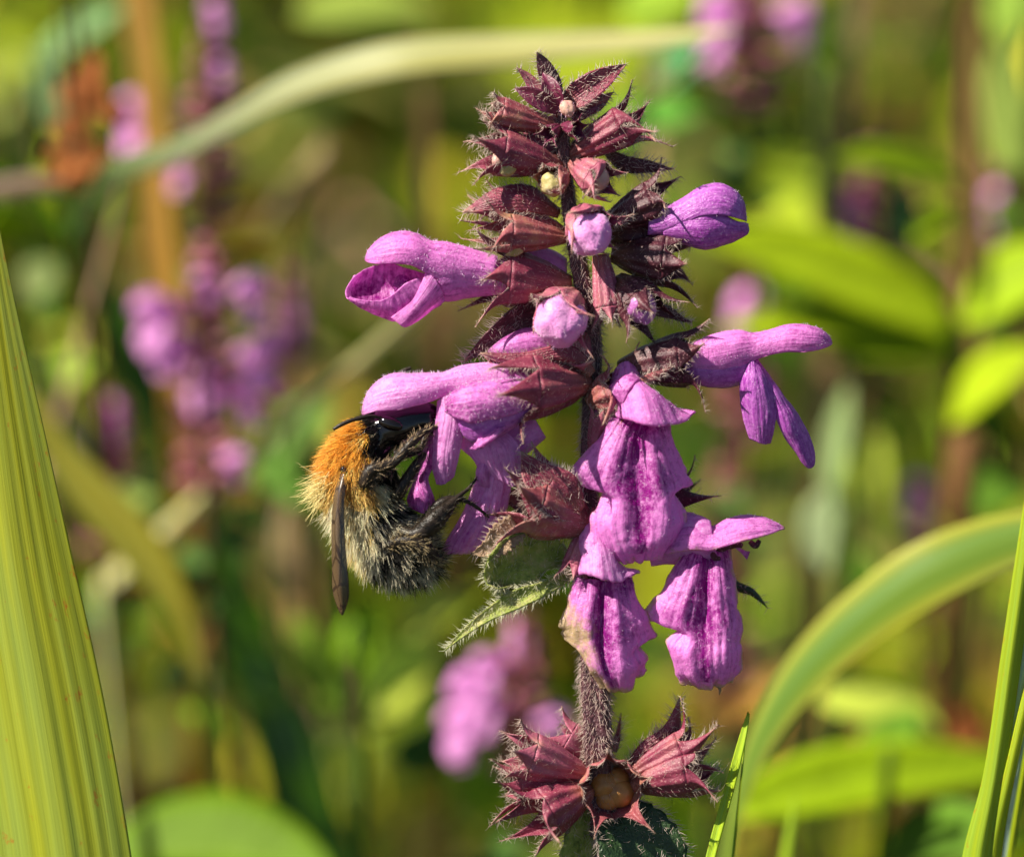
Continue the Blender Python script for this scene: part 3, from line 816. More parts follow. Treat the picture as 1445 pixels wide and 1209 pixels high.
# large unopened flower in front
bb = tubeflower([(800, 545, -22, 12, 12, 180), (775, 552, -32, 18, 20, 180), (748, 562, -38, 25, 27, 180), (720, 572, -40, 30, 33, 180), (692, 582, -40, 33, 38, 180), (668, 592, -40, 30, 38, 180), (650, 594, -38, 18, 24, 180), (642, 592, -38, 2, 3, 180)], 'petal_shaded', up=(-.25, -1, 0))
petal(sweep([(790, 547, -26, 15, 15, 125), (775, 552, -33, 20, 22, 125), (748, 561, -41, 28, 29, 122), (720, 569, -45, 34, 36, 118), (692, 577, -47, 38, 42, 112), (668, 585, -47, 37, 46, 106), (648, 587, -45, 28, 38, 100), (635, 583, -43, 14, 20, 95), (630, 580, -42, 1, 1, 90)], up=(-.25, -1, -.25), nr=60, nc=56),
      'petal', bb, "hood", lambda u, v: .5 - .3 * np.exp(-((v - .5) / .25) ** 2), .0, 1.8, nh=800, hdir=(-.2, -.4, -1), ruf=2)  # paler middle paints a highlight into the tone
petal(surf([[(694, 606, -60), (706, 604, -66), (716, 596, -60)], [(676, 620, -62), (690, 622, -72), (706, 612, -64)], [(664, 634, -58), (674, 633, -64), (684, 626, -60)]], 24, 20), 'petal', bb, "side_lobe", .3, 0, 1.5, ruf=2)
# pale flower behind, hanging towards the lower left
fl = tubeflower([(760, 600, 24, 22, 20, 180), (735, 618, 22, 26, 24, 180), (712, 632, 20, 28, 24, 180), (690, 640, 18, 26, 22, 180)], 'petal_pale', up=(-.6, -1, 0))
petal(surf([[(700, 600, -12), (690, 606, -18), (672, 612, -20), (652, 618, -14)], [(728, 622, -18), (708, 628, -26), (682, 634, -26), (650, 632, -16)],
            [(738, 650, -14), (716, 652, -22), (690, 656, -22), (668, 650, -14)], [(738, 684, -6), (722, 686, -14), (702, 676, -16), (678, 668, -8)]], 50, 44),
      'petal_pale', fl, "side_lobe", .05, 0, 2.2)
petal(surf([[(676, 658, -4), (690, 664, -12), (706, 672, -12), (722, 684, -4)], [(666, 692, 0), (682, 698, -12), (700, 706, -12), (716, 714, 0)],
            [(650, 730, 4), (668, 736, -12), (690, 738, -14), (708, 744, 0)], [(632, 760, 6), (650, 764, -8), (676, 766, -10), (698, 766, 0)],
            [(621, 785, 8), (640, 782, 0), (662, 781, -2), (690, 774, 4)]], 60, 44),
      'petal_pale', fl, "lower_lip", lambda u, v: .2 + .2 * np.exp(-((u - .35) / .1) ** 2), .5, 1.8)
petal(surf([[(676, 654, -16), (683, 654, -20), (690, 660, -16)], [(672, 668, -18), (680, 670, -24), (688, 672, -18)], [(676, 684, -12), (684, 686, -16), (694, 690, -12)]], 24, 20), 'petal_pale', fl, "fold", .3, 0, 1)

# mid right flower, side view
fl = tubeflower([(965, 512, 0, 22, 22, 180), (985, 512, 0, 27, 30, 180), (1015, 510, 0, 30, 36, 180), (1045, 506, 0, 30, 36, 176), (1064, 502, 0, 26, 30, 160)], 'petal_shaded')
petal(sweep([(975, 512, 0, 28, 27, 120), (1010, 508, 0, 34, 37, 120), (1040, 502, 0, 35, 36, 118), (1062, 500, 0, 32, 30, 108), (1085, 496, 0, 34, 30, 100), (1110, 492, -1, 36, 34, 98), (1135, 492, -1, 34, 34, 98), (1156, 490, -1, 26, 26, 97), (1169, 487, -1, 12, 12, 95), (1173, 485, -1, 1, 1, 90)], up=(0, -1, -.25), nr=60, nc=50),
      'petal', fl, "hood", hoodtone, 0, 1.0, nh=700, hdir=(0, -1, -.3))
petal(surf([[(1057, 505, -20), (1060, 503, -26), (1064, 505, -24), (1068, 510, -16)], [(1045, 534, -18), (1058, 536, -34), (1074, 534, -34), (1086, 536, -20)],
            [(1045, 562, -14), (1060, 568, -32), (1080, 566, -34), (1096, 568, -24)], [(1050, 592, -10), (1064, 598, -24), (1080, 600, -28), (1093, 602, -20)],
            [(1059, 619, -4), (1068, 623, -12), (1078, 626, -14), (1087, 625, -10)]], 50, 36), 'petal_shaded', fl, "side_lobe", lambda u, v: .6 - .4 * v, .2, 1.4)
petal(surf([[(1062, 506, -14), (1064, 506, -16), (1066, 507, -12), (1068, 508, -8)], [(1078, 545, -22), (1086, 545, -26), (1094, 545, -20), (1099, 553, -6)],
            [(1092, 580, -22), (1103, 580, -28), (1114, 578, -22), (1122, 580, -4)], [(1100, 600, -20), (1112, 606, -26), (1126, 604, -20), (1136, 604, -2)],
            [(1110, 620, -14), (1122, 626, -20), (1136, 626, -14), (1146, 628, 0)], [(1124, 638, -8), (1133, 648, -12), (1142, 650, -8), (1150, 646, 0)],
            [(1133, 652, -4), (1139, 659, -6), (1145, 660, -4), (1149, 656, 0)]], 60, 36), 'petal_shaded', fl, "lower_lip", lambda u, v: .6 - .35 * v, .2, 1.4)
# top right flower
fl = tubeflower([(920, 318, 4, 18, 18, 180), (942, 318, 4, 22, 22, 180), (965, 316, 4, 26, 28, 180), (985, 315, 4, 28, 30, 170)], 'petal_shaded')
petal(sweep([(915, 320, 4, 20, 20, 125), (938, 316, 4, 25, 24, 122), (962, 308, 2, 32, 28, 110), (985, 302, 0, 38, 38, 98), (1010, 302, 0, 40, 43, 92), (1032, 306, 0, 34, 38, 90), (1046, 310, 0, 22, 24, 90), (1052, 312, 0, 2, 2, 90)], up=(.1, -1, -.15), nr=60, nc=50),
      'petal_shaded', fl, "hood", .3, .05, 1.2, nh=160, hdir=(0, -1, -.4))
petal(sweep([(935, 320, 2, 20, 20, 115), (962, 312, 0, 30, 34, 105), (990, 306, -2, 37, 48, 96), (1018, 305, -2, 35, 42, 94), (1040, 312, -2, 26, 26, 90), (1052, 314, -2, 14, 17, 90), (1056, 316, -2, 2, 8, 90)], up=(.1, 1, -.15), nr=60, nc=50),
      'petal_shaded', fl, "lower_lip", .45, .05, 1.2)
# centre flower, front view
fl = tubeflower([(848, 570, -6, 22, 20, 180), (860, 560, -16, 24, 24, 180), (876, 554, -26, 26, 28, 180), (892, 560, -34, 28, 28, 172)], 'petal', up=(.5, -1, -.3), side=(.2, .2, 1))
petal(surf([[(864, 530, -6), (872, 518, -16), (879, 512, -22), (886, 511, -24), (893, 515, -20), (899, 522, -12), (904, 534, 0)],
            [(859, 555, -10), (868, 546, -34), (882, 538, -46), (894, 536, -48), (906, 540, -42), (914, 550, -26), (920, 560, -6)],
            [(866, 574, -24), (880, 566, -52), (896, 558, -66), (912, 556, -68), (930, 560, -58), (944, 568, -38), (952, 576, -14)],
            [(871, 586, -38), (886, 590, -64), (905, 595, -80), (925, 598, -84), (946, 597, -72), (964, 593, -52), (980, 581, -30)],
            [(874, 586, -30), (890, 588, -54), (907, 591, -68), (925, 593, -70), (944, 592, -60), (960, 589, -42), (974, 582, -26)]], 60, 70),
      'petal', fl, "hood", lambda u, v: .0 + .15 * np.abs(u - .5), .35, 1.6, nh=500, hdir=(0, -.5, -1))
mid = lambda u, v: np.exp(-((u - .5) / (.075 + .21 * np.exp(-((v - .36) / .17) ** 2))) ** 2) * (v < .9) + .8 * np.exp(-(v / .16) ** 2)
petal(surf(soft([[(866, 584, -22), (880, 586, -32), (893, 592, -28), (905, 596, -18), (918, 596, -28), (930, 594, -32), (944, 596, -20)],
            [(842, 618, -24), (862, 615, -42), (882, 618, -50), (900, 628, -26), (918, 618, -48), (936, 618, -40), (950, 622, -20)],
            [(806, 662, -20), (836, 660, -40), (870, 664, -58), (899, 675, -28), (924, 664, -56), (948, 660, -36), (966, 666, -14)],
            [(806, 683, -18), (832, 686, -32), (866, 692, -60), (901, 703, -36), (930, 694, -60), (958, 684, -32), (979, 684, -10)],
            [(854, 690, -22), (860, 700, -38), (876, 710, -60), (903, 720, -40), (934, 712, -62), (948, 702, -38), (952, 692, -22)],
            [(836, 726, -24), (850, 732, -48), (874, 742, -62), (905, 750, -44), (932, 746, -64), (956, 736, -44), (968, 724, -20)],
            [(840, 762, -20), (858, 768, -44), (880, 774, -58), (905, 772, -50), (928, 770, -56), (948, 762, -36), (962, 750, -14)],
            [(858, 783, -10), (872, 791, -28), (888, 794, -36), (905, 792, -34), (920, 788, -34), (934, 781, -22), (948, 771, -6)]]), 100, 90),
      'petal', fl, "lower_lip", lambda u, v: -.05 + .95 * mid(u, v), .42, 3.0, nh=400, hdir=(0, 0, -1), ruf=4.5)
# lower left flower (withered margins)
fl = tubeflower([(836, 742, -2, 18, 16, 180), (834, 760, -12, 22, 22, 180), (838, 780, -20, 26, 24, 180), (846, 800, -26, 28, 22, 172)], 'petal_pale', up=(1, -.1, -.3), side=(.1, .2, 1))
petal(surf([[(820, 764, -2), (826, 752, -12), (832, 746, -18), (838, 745, -20), (846, 750, -18), (852, 760, -10), (854, 772, 2)],
            [(815, 786, -10), (823, 780, -34), (836, 774, -44), (849, 775, -46), (862, 781, -40), (870, 790, -24), (875, 798, -8)],
            [(811, 812, -18), (822, 807, -44), (838, 809, -58), (855, 816, -62), (872, 819, -54), (886, 813, -40), (901, 806, -24)],
            [(814, 810, -14), (826, 805, -34), (840, 806, -46), (855, 811, -50), (870, 813, -42), (884, 809, -30), (896, 806, -18)]], 50, 60),
      'petal_pale', fl, "hood", .2, .7, 2.2, nh=160, hdir=(0, -.5, -1))
def wL(u, v):
    e = np.minimum(np.minimum(u, 1 - u) * 1.6, (1 - v) * 1.3)
    left = np.exp(-(u / .42) ** 2) * np.clip((v - .12) * 4, 0, 1)
    return np.clip(.75 * np.exp(-e / .06) + .9 * left, 0, .95)
petal(surf(soft([[(812, 812, -16), (824, 816, -26), (838, 818, -30), (852, 820, -20), (866, 819, -28), (878, 815, -24), (890, 810, -14)],
            [(802, 846, -14), (817, 846, -34), (836, 848, -46), (850, 856, -24), (868, 850, -44), (886, 846, -32), (900, 842, -14)],
            [(794, 880, -10), (811, 882, -30), (833, 884, -52), (848, 892, -28), (870, 886, -52), (895, 880, -34), (915, 874, -10)],
            [(796, 900, -6), (814, 906, -24), (834, 908, -50), (850, 918, -30), (872, 912, -54), (900, 902, -34), (929, 897, -8)],
            [(816, 914, -12), (824, 924, -28), (838, 930, -50), (854, 938, -34), (874, 934, -54), (892, 922, -36), (903, 910, -22)],
            [(826, 935, -10), (834, 944, -28), (846, 950, -44), (860, 956, -36), (878, 952, -50), (898, 942, -34), (914, 929, -14)],
            [(842, 960, -4), (850, 967, -16), (860, 972, -24), (869, 975, -26), (880, 974, -28), (894, 962, -20), (909, 944, -8)]]), 90, 80),
      'petal', fl, "lower_lip", lambda u, v: -.05 + .95 * mid(u, v * .9), wL, 3.2, nh=200, hdir=(0, 0, -1), ruf=6, seed=4)
# lower right flower
fl = tubeflower([(915, 778, 14, 22, 20, 180), (940, 768, 8, 28, 28, 180), (965, 762, 2, 32, 36, 180), (990, 762, -4, 32, 36, 176), (1008, 764, -6, 30, 30, 165)], 'petal_pale', up=(-.2, -1, -.1))
petal(sweep([(930, 770, 8, 30, 28, 122), (955, 762, 2, 35, 36, 120), (978, 760, -4, 37, 36, 118), (1000, 768, -6, 38, 26, 110), (1025, 766, -8, 40, 34, 98), (1050, 762, -8, 40, 36, 92), (1075, 758, -8, 32, 28, 88), (1094, 752, -8, 18, 14, 85), (1106, 746, -8, 1, 1, 80)], up=(.05, -1, .3), nr=60, nc=56),
      'petal', fl, "hood", .15, .45, 1.6, nh=400, hdir=(0, -1, -.2))
petal(surf(soft([[(964, 778, -16), (976, 776, -26), (988, 778, -26), (1000, 780, -16), (1010, 778, -24), (1020, 774, -22), (1030, 770, -10)],
            [(942, 815, -14), (958, 815, -36), (978, 818, -44), (997, 828, -22), (1012, 820, -40), (1026, 812, -30), (1036, 806, -8)],
            [(922, 846, -10), (944, 850, -34), (970, 854, -48), (996, 864, -26), (1014, 856, -46), (1031, 846, -32), (1042, 838, -6)],
            [(911, 870, -6), (938, 878, -28), (964, 882, -46), (996, 890, -30), (1016, 884, -48), (1034, 876, -34), (1044, 866, -6)],
            [(957, 882, -18), (962, 892, -34), (976, 900, -46), (997, 906, -34), (1016, 902, -50), (1035, 896, -36), (1045, 890, -10)],
            [(939, 903, -16), (951, 914, -38), (972, 924, -52), (996, 930, -42), (1016, 928, -54), (1035, 922, -38), (1047, 914, -12)],
            [(948, 938, -12), (958, 945, -30), (976, 952, -44), (998, 954, -38), (1016, 952, -44), (1033, 947, -30), (1044, 938, -8)],
            [(962, 962, -4), (972, 967, -16), (984, 969, -24), (1000, 969, -22), (1014, 971, -24), (1026, 966, -16), (1037, 955, -4)]]), 100, 86),
      'petal', fl, "lower_lip", lambda u, v: .0 + .9 * mid(u, v), .7, 3.0, nh=200, hdir=(0, 0, -1), ruf=5.5, seed=8)
ab = MB()
for q in (((1010, 776, -22), (1020, 774, -26), (1034, 768, -28)), ((1030, 772, -24), (1040, 768, -28), (1048, 770, -28)), ((1058, 764, -26), (1066, 770, -28), (1072, 762, -28)), ((1003, 770, -24), (1008, 786, -30), (1016, 788, -28))):
    ab.grid(tube(q, [3.5, 4.5, 3], 8, 10), closed=True)
ab.build("anthers", M['calyx_dark_shaded'], fl)
petal(surf([[(1032, 768, -24), (1038, 768, -26)], [(1044, 778, -26), (1050, 776, -28)], [(1054, 790, -26), (1058, 778, -26)]], 12, 6), 'petal', fl, "style", .4, 0, .5)
b_ = MB(); b_.grid(tube([(1013, 966, -18), (1016, 973, -18), (1015, 980, -16)], [2.5, 2, .6], 6, 8), closed=True); b_.build("dried_tip", M['dry'], fl)

# ------------------------------------------------------------------ bumblebee
bee = thing("bumblebee", "ginger bumblebee clinging under the pink hood with its head in the flower", "bumblebee", P(np.array([560, 720, 0])))
body_path = [(626, 590, -4), (612, 590, -4), (590, 594, -4), (564, 600, -2), (540, 610, 2), (524, 624, 4), (512, 646, 6), (507, 672, 6), (513, 700, 6), (522, 724, 6), (536, 748, 6), (556, 770, 6), (582, 784, 4), (606, 790, 2), (622, 792, 2)]
body_rad = [6, 20, 27, 30, 30, 34, 46, 49, 45, 40, 44, 44, 36, 20, 5]
BG = tube(body_path, body_rad, 56, 130)
BG = BG + gnormals(BG, True) * (.8 * fbm(BG / 20, 2))[..., None]
mb = MB(); mb.grid(BG, closed=True)
body = mb.build("body", M['cuticle'], bee)
# fur
pt, nn, iv, _ = scatter_on(BG, 26000, True)
bc = BG.mean(1)
ci = np.array([np.argmin(((bc - p_) ** 2).sum(1)) for p_ in pt])
nn = nrm(pt - bc[ci])
tanv = nrm(np.gradient(bc, axis=0))[ci]
x, y, d = pt.T
t_ = ci / len(bc)                       # 0 head .. 1 tail
nz = fbm(pt / 22, 11)
nz2 = vnoise(pt / 9, 14)
ginger, honey, cream, black, grey = map(np.array, ((1.0, .52, .08), (1.0, .74, .26), (.95, .84, .56), (.012, .01, .008), (.85, .76, .55)))
ginger2 = np.array((.88, .40, .045))
colr = np.empty((len(pt), 3)); keep = np.ones(len(pt), bool)
ln = np.full(len(pt), 20.0)
thor = (y > 575) & (y < 712) & (x < 548)
back = -nn[:, 0] * .8 - nn[:, 1] * .35
for i in range(len(pt)):
    X_, Y_ = x[i] + 6 * nz[i], y[i] + 8 * nz[i]
    if t_[i] < .34 and X_ > 532:                 # head: bare and black with a few short hairs
        keep[i] = rng.random() < .10; colr[i] = black if nz2[i] < .3 else cream * .5; ln[i] = 8
        if nn[i, 2] < 0 and X_ > 536 and Y_ < 622: keep[i] = False
    elif Y_ < 706:
        if X_ < 516 or (Y_ > 640 and X_ < 524):
            f = np.clip((Y_ - 660) / 60, 0, 1)
            colr[i] = (ginger if nz2[i] > -.1 else ginger2) * (1 - f) + honey * f; ln[i] = 18
            if X_ > 500 and nz2[i] > .5: colr[i] = honey
        elif Y_ > 682 and X_ < 545:
            colr[i] = cream; ln[i] = 24
        else:
            colr[i] = black if nz2[i] < .55 else cream * .6; ln[i] = 13
    elif Y_ < 735:
        if X_ < 520: colr[i] = cream if nz2[i] > -.5 else honey * .7; ln[i] = 24
        else: colr[i] = black if nz2[i] < .6 else grey; ln[i] = 18
    elif Y_ < 765:
        if X_ < 526: colr[i] = cream if nz2[i] > -.3 else honey * .8; ln[i] = 26
        elif X_ < 575: colr[i] = black if nz2[i] < .2 else grey; ln[i] = 18
        else: colr[i] = grey if nz2[i] > -.35 else black; ln[i] = 20
    else:
        if X_ < 516: colr[i] = honey if nz2[i] > 0 else cream; ln[i] = 20
        else: colr[i] = grey if nz2[i] > -.05 else black; ln[i] = 20
colr *= (.7 + .6 * rng.random((len(pt), 1)))
fd = nn + tanv * .75 + np.array([0, .15, 0])
pt, fd, ln, colr, tt = pt[keep], fd[keep], ln[keep], np.clip(colr[keep], 0, 1), tanv[keep]
clump = np.stack([vnoise(pt / 14, s_) for s_ in (21, 22, 23)], -1) * .45
mb = MB(); hairs(mb, pt, nrm(fd) + clump, ln, .55, bend=tt * .25, segs=3, col=colr, jit=.12)
# long pale yellow tuft at the rear edge of the thorax
k_ = 420
tp = np.stack([rng.normal(462, 8, k_), rng.normal(684, 10, k_), rng.normal(4, 18, k_)], -1)
hairs(mb, tp, np.array([-.75, .55, 0]) + .25 * rng.normal(size=(k_, 3)), 30, .6, col=(.85, .72, .30), jit=.15)
tag(mb.build("fur", M['fur'], body), kind="stuff")
# eyes, tegula, antennae
def blob(name, c, r, mat, parent, ax=(1, 0, 0), ln_=2.0):
    a = nrm(np.array(ax, float)); c = np.array(c, float)
    th_ = np.linspace(0, math.pi, 13)
    G = tube([c - a * math.cos(q) * r * ln_ for q in th_], [max(.02, math.sin(q)) * r for q in th_], 24, 26)
    b_ = MB(); b_.grid(G, closed=True)
    return b_.build(name, M[mat], parent)
blob("eye", (552, 598, -26), 10, 'eye', bee, (.9, .3, -.1), 1.9)
blob("eye", (556, 594, 26), 11, 'eye', bee, (.9, .3, .1), 1.9)
blob("tegula", (486, 664, -46), 6, 'cuticle', bee, (.3, 1, 0), 1.3)
blob("mandible", (606, 606, -14), 6, 'cuticle', bee, (1, .1, 0), 2.0)
b_ = MB(); b_.grid(tube([(540, 590, -26), (522, 587, -32), (500, 592, -36), (484, 598, -38), (470, 606, -38)], [3, 2.4, 2.9, 3.0, 2.2], 10, 30), closed=True); b_.build("antenna", M['leg'], bee)
b_ = MB(); b_.grid(tube([(556, 585, 40), (558, 550, 52), (562, 530, 54), (570, 523, 54), (580, 519, 54)], [3, 2.4, 2.8, 3.0, 2], 10, 30), closed=True); b_.build("antenna", M['leg'], bee)

def leg(path, rad, fuzz=0, col=(.3, .22, .14)):
    G = tube(path, rad, 14, 50)
    b_ = MB(); b_.grid(G, closed=True)
    o = b_.build("leg", M['leg'], bee)
    if fuzz:
        p_, _, _, _ = scatter_on(G, fuzz, True)
        cc_ = G.mean(1); ii = np.array([np.argmin(((cc_ - q) ** 2).sum(1)) for q in p_])
        tv = nrm(np.gradient(cc_, axis=0))[ii]
        hb = MB(); cl = np.where((rng.random(fuzz) < .55)[:, None], np.array(col), np.array([.02, .015, .01]))
        hairs(hb, p_, nrm(p_ - cc_[ii]) + tv * .9, 9, .5, col=cl)
        tag(hb.build("hairs", M['fur'], o), kind="stuff")
leg([(550, 668, -40), (530, 672, -52), (516, 684, -54), (524, 664, -60), (545, 658, -60), (560, 648, -56), (580, 626, -50), (594, 612, -44), (606, 606, -40), (618, 602, -34)], [7, 9, 11, 10, 8, 7, 6.5, 5.5, 4.5, 2.5], 520, (.55, .40, .24))
leg([(556, 640, -34), (574, 640, -36), (592, 634, -30), (598, 620, -24), (600, 606, -20)], [6, 6, 4.5, 3.5, 2], 120)
leg([(552, 712, -34), (566, 690, -46), (584, 660, -44), (592, 648, -38), (600, 640, -30)], [8, 9, 7, 5, 3], 200)
leg([(560, 748, -34), (586, 756, -44), (606, 742, -46), (622, 726, -44), (636, 712, -40), (648, 700, -36), (660, 690, -30), (672, 676, -24)], [9, 13, 15, 13, 8, 3.6, 2.6, 1.6], 420, (.08, .06, .04))
leg([(600, 735, -30), (622, 712, -34), (642, 704, -32), (660, 708, -30), (676, 718, -26), (690, 730, -20)], [8, 9, 5, 3, 2.4, 1.5], 160, (.08, .06, .04))
leg([(548, 770, -40), (572, 764, -50), (594, 770, -50), (604, 782, -44), (616, 790, -36), (626, 788, -30)], [8, 11, 13, 12, 8, 3], 520, (.50, .38, .20))
leg([(560, 740, 40), (590, 750, 46), (616, 730, 40), (634, 706, 30)], [8, 10, 8, 3], 100)
# wings
def wing(rows, name="wing"):
    G = surf(rows, 44, 14)
    G = G + gnormals(G) * (1.2 * vnoise(G / 25, 3))[..., None]
    b_ = MB(); b_.grid(G, thick=.8); return b_.build(name, M['wing'], bee)
wing([[(480, 668, -46), (486, 666, -50), (492, 670, -50)], [(472, 700, -50), (479, 700, -58), (486, 704, -56)], [(469, 750, -50), (476, 752, -62), (486, 755, -58)],
      [(469, 800, -46), (478, 802, -58), (490, 802, -54)], [(470, 835, -42), (480, 838, -52), (492, 836, -48)], [(477, 858, -40), (483, 862, -46), (489, 852, -44)], [(482, 866, -40), (483, 867, -42), (485, 865, -42)]])
wing([[(482, 668, 40), (486, 666, 46), (492, 670, 50)], [(474, 710, 46), (478, 712, 60), (484, 714, 72)], [(471, 760, 46), (474, 762, 64), (478, 764, 80)],
      [(474, 810, 42), (477, 812, 58), (480, 812, 72)], [(478, 840, 36), (480, 842, 44), (482, 840, 54)]])

# ------------------------------------------------------------------ grass blades
def blade(pts, name, label, col, mat='blade', cat="grass blade", fold=.25, side=(1, 0, 0), ribs=0, to_ground=True, nr=90, nc=15, thick=2.5, group=None, twist=0, col2=None, margin=None):
    """pts (px, py, depth, halfwidth)"""
    A = crom(np.array(pts, float), nr)
    p, w = A[:, :3], np.maximum(A[:, 3], .3)
    T = nrm(np.gradient(p, axis=0))
    sd = np.asarray(side, float) + 0 * p
    sd = nrm(sd - T * (T * sd).sum(-1, keepdims=True))
    nn = np.cross(T, sd)
    if twist:
        an = np.linspace(0, twist, nr)[:, None]
        sd, nn = sd * np.cos(an) + nn * np.sin(an), nn * np.cos(an) - sd * np.sin(an)
    u = np.linspace(-1, 1, nc)
    prof = fold * np.abs(u) ** 1.2
    if ribs: prof = prof + .005 * np.cos(u * ribs * math.pi)
    W = P(p[:, None] + (u[None] * w[:, None])[..., None] * sd[:, None] + (prof[None] * w[:, None])[..., None] * nn[:, None])
    if to_ground:
        low = W[0] if W[0].mean(0)[2] < W[-1].mean(0)[2] else W[-1]
        flip = low is not W[0]
        c = low.mean(0)
        g = np.array([c[0] + .02 * (random.random() - .5), c[1] + .03, -.02])
        ext = []
        for s_ in np.linspace(0, 1, 16)[1:]:
            q = c + (g - c) * s_ + np.array([0, .01 * math.sin(s_ * 3.1), 0])
            ext.append(q + (low - c) * (1 - .5 * s_))
        ext = np.array(ext)
        W = np.concatenate([ext[::-1], W]) if not flip else np.concatenate([W, ext])
    cg = np.array(col)
    if col2 is not None:
        f = np.linspace(0, 1, len(W))[:, None, None]
        cg = np.array(col) * (1 - f) + np.array(col2) * f
    cg = np.broadcast_to(cg, W.shape)
    if margin is not None:
        f = (np.clip((np.abs(u) - .45) / .4, 0, 1))[None, :, None]
        cg = cg * (1 - f) + np.array(margin) * f
    mb = MB(True); mb.grid(W, thick=thick * PX, col=cg)
    zmin = W[np.unravel_index(np.argmin(W[..., 2]), W.shape[:2])]
    V = zmin
    # origin at the foot
    o = mb.build(name, M[mat])
    me = o.data
    me.transform(Matrix.Translation(Vector(-V))); o.location = Vector(V)
    return tag(o, label, cat, group)

blade([(100, 1330, -60, 100), (92, 1209, -60, 93), (58, 1000, -50, 90), (22, 800, -40, 82), (-4, 600, -30, 64), (-18, 450, -20, 44), (-30, 300, -10, 25), (-50, 60, 0, 1)],
      "grass_blade", "broad sharp yellow-green reed blade rising along the left edge of the photo", (.38, .45, .04), fold=.22, ribs=9, nc=61, nr=160, col2=(.40, .40, .03))
blade([(985, 1300, -10, 7), (1003, 1209, -10, 7), (1030, 1110, -8, 7), (1048, 1040, -6, 5), (1056, 1004, -4, 1)],
      "grass_blade", "thin sharp green grass tip beside the lowest calyces", (.42, .58, .03), fold=-.3, side=(1, .2, -.5), nc=9, nr=50)
blade([(1098, 1300, 700, 8), (1108, 1209, 700, 8), (1118, 1150, 700, 5), (1122, 1125, 700, 1)],
      "grass_blade", "short thin grass tip at the bottom edge right of the spike", (.34, .50, .02), mat='blade_far', side=(1, .2, -.5), nc=7, nr=30)
blade([(1372, 1320, 10, 26), (1382, 1209, 10, 24), (1404, 1090, 10, 16), (1428, 920, 10, 15), (1450, 760, 10, 13), (1470, 600, 10, 8), (1485, 480, 10, 1)],
      "grass_blade", "narrow sharp lime grass blade at the lower right edge", (.34, .46, .02), fold=.5, nc=15, nr=80)
blade([(1380, 1320, 30, 22), (1388, 1209, 26, 21), (1412, 1090, 20, 22), (1440, 950, 20, 22), (1470, 800, 20, 12), (1490, 700, 20, 1)],
      "grass_blade", "narrow folded grass blade with pale blue-green inner face at the right edge", (.42, .55, .36), fold=.35, nc=15, nr=80)
blade([(1395, 1320, 24, 14), (1400, 1209, 18, 13), (1425, 1090, 12, 8), (1450, 980, 12, 7), (1480, 860, 12, 1)],
      "grass_blade", "narrow bright yellow-green margin blade overlapping the pale one at right edge", (.40, .50, .015), fold=.4, nc=9, nr=60)
# arching blade on the right, soft focus
blade([(1010, 1400, 900, 12), (1022, 1230, 860, 12), (1042, 1120, 820, 16), (1082, 1025, 780, 26), (1140, 942, 740, 36), (1220, 868, 700, 44), (1320, 802, 660, 48), (1445, 756, 640, 38), (1560, 750, 620, 26), (1680, 800, 600, 1)],
      "arching_grass_blade", "wide soft blue-green blade arching to the right edge", (.17, .29, .035), fold=.1, side=(.5, 1, -.35), mat='blade_far', nc=21, margin=(.42, .44, .05))
# long arching blade across the top
blade([(96, 330, 1500, 16), (150, 246, 1400, 22), (240, 214, 1300, 18), (330, 165, 1250, 20), (420, 117, 1200, 26), (560, 78, 1120, 30), (720, 66, 1100, 28), (860, 58, 1100, 20), (960, 50, 1100, 12), (1040, 40, 1100, 1)],
      "long_grass_blade", "long pale grass blade bending across the top behind the spike", (.02, .08, .005), col2=(.90, .84, .36), side=(.3, 1, -.8), mat='blade_far', nc=11)

# ------------------------------------------------------------------ background plants
def leafgrid(base, tip, w, sag=.12, nr=14, nc=7, roll=0.0, fold=.25):
    base, tip = np.array(base, float), np.array(tip, float)
    ax = tip - base; L = np.linalg.norm(ax); a = ax / L
    s = np.linspace(0, 1, nr)
    perp = np.cross(a, [0, 0, 1.0]); perp = perp / max(np.linalg.norm(perp), 1e-6)
    nz_ = np.cross(perp, a)
    ps = np.array([-.66, -.66, -.32])
    best = None
    for sg in (1, -1):
        sd_ = perp * math.cos(roll) + sg * nz_ * math.sin(roll)
        n_ = np.cross(a, sd_)
        n_ = n_ if n_[2] < 0 else -n_
        q = (n_ @ ps) * (1 if roll >= 0 else -1)
        if best is None or q > best[0]: best = (q, sd_)
    sd = best[1]
    nn_ = np.cross(a, sd)
    wd = w * np.sin(np.clip(s * .96 + .04, 0, 1) ** .8 * math.pi) ** .75
    ctr = base + a * (L * s)[:, None] + np.array([0, 1, 0]) * (sag * L * (s ** 2 - s) * 1.5)[:, None]
    u = np.linspace(-1, 1, nc)
    return ctr[:, None] + (u[None] * wd[:, None])[..., None] * sd + (fold * np.abs(u)[None] * wd[:, None])[..., None] * nn_

def foot(x, d):
    g = P(np.array([x, CY, d])); return np.array([g[0], g[1] + .05, 0.0])

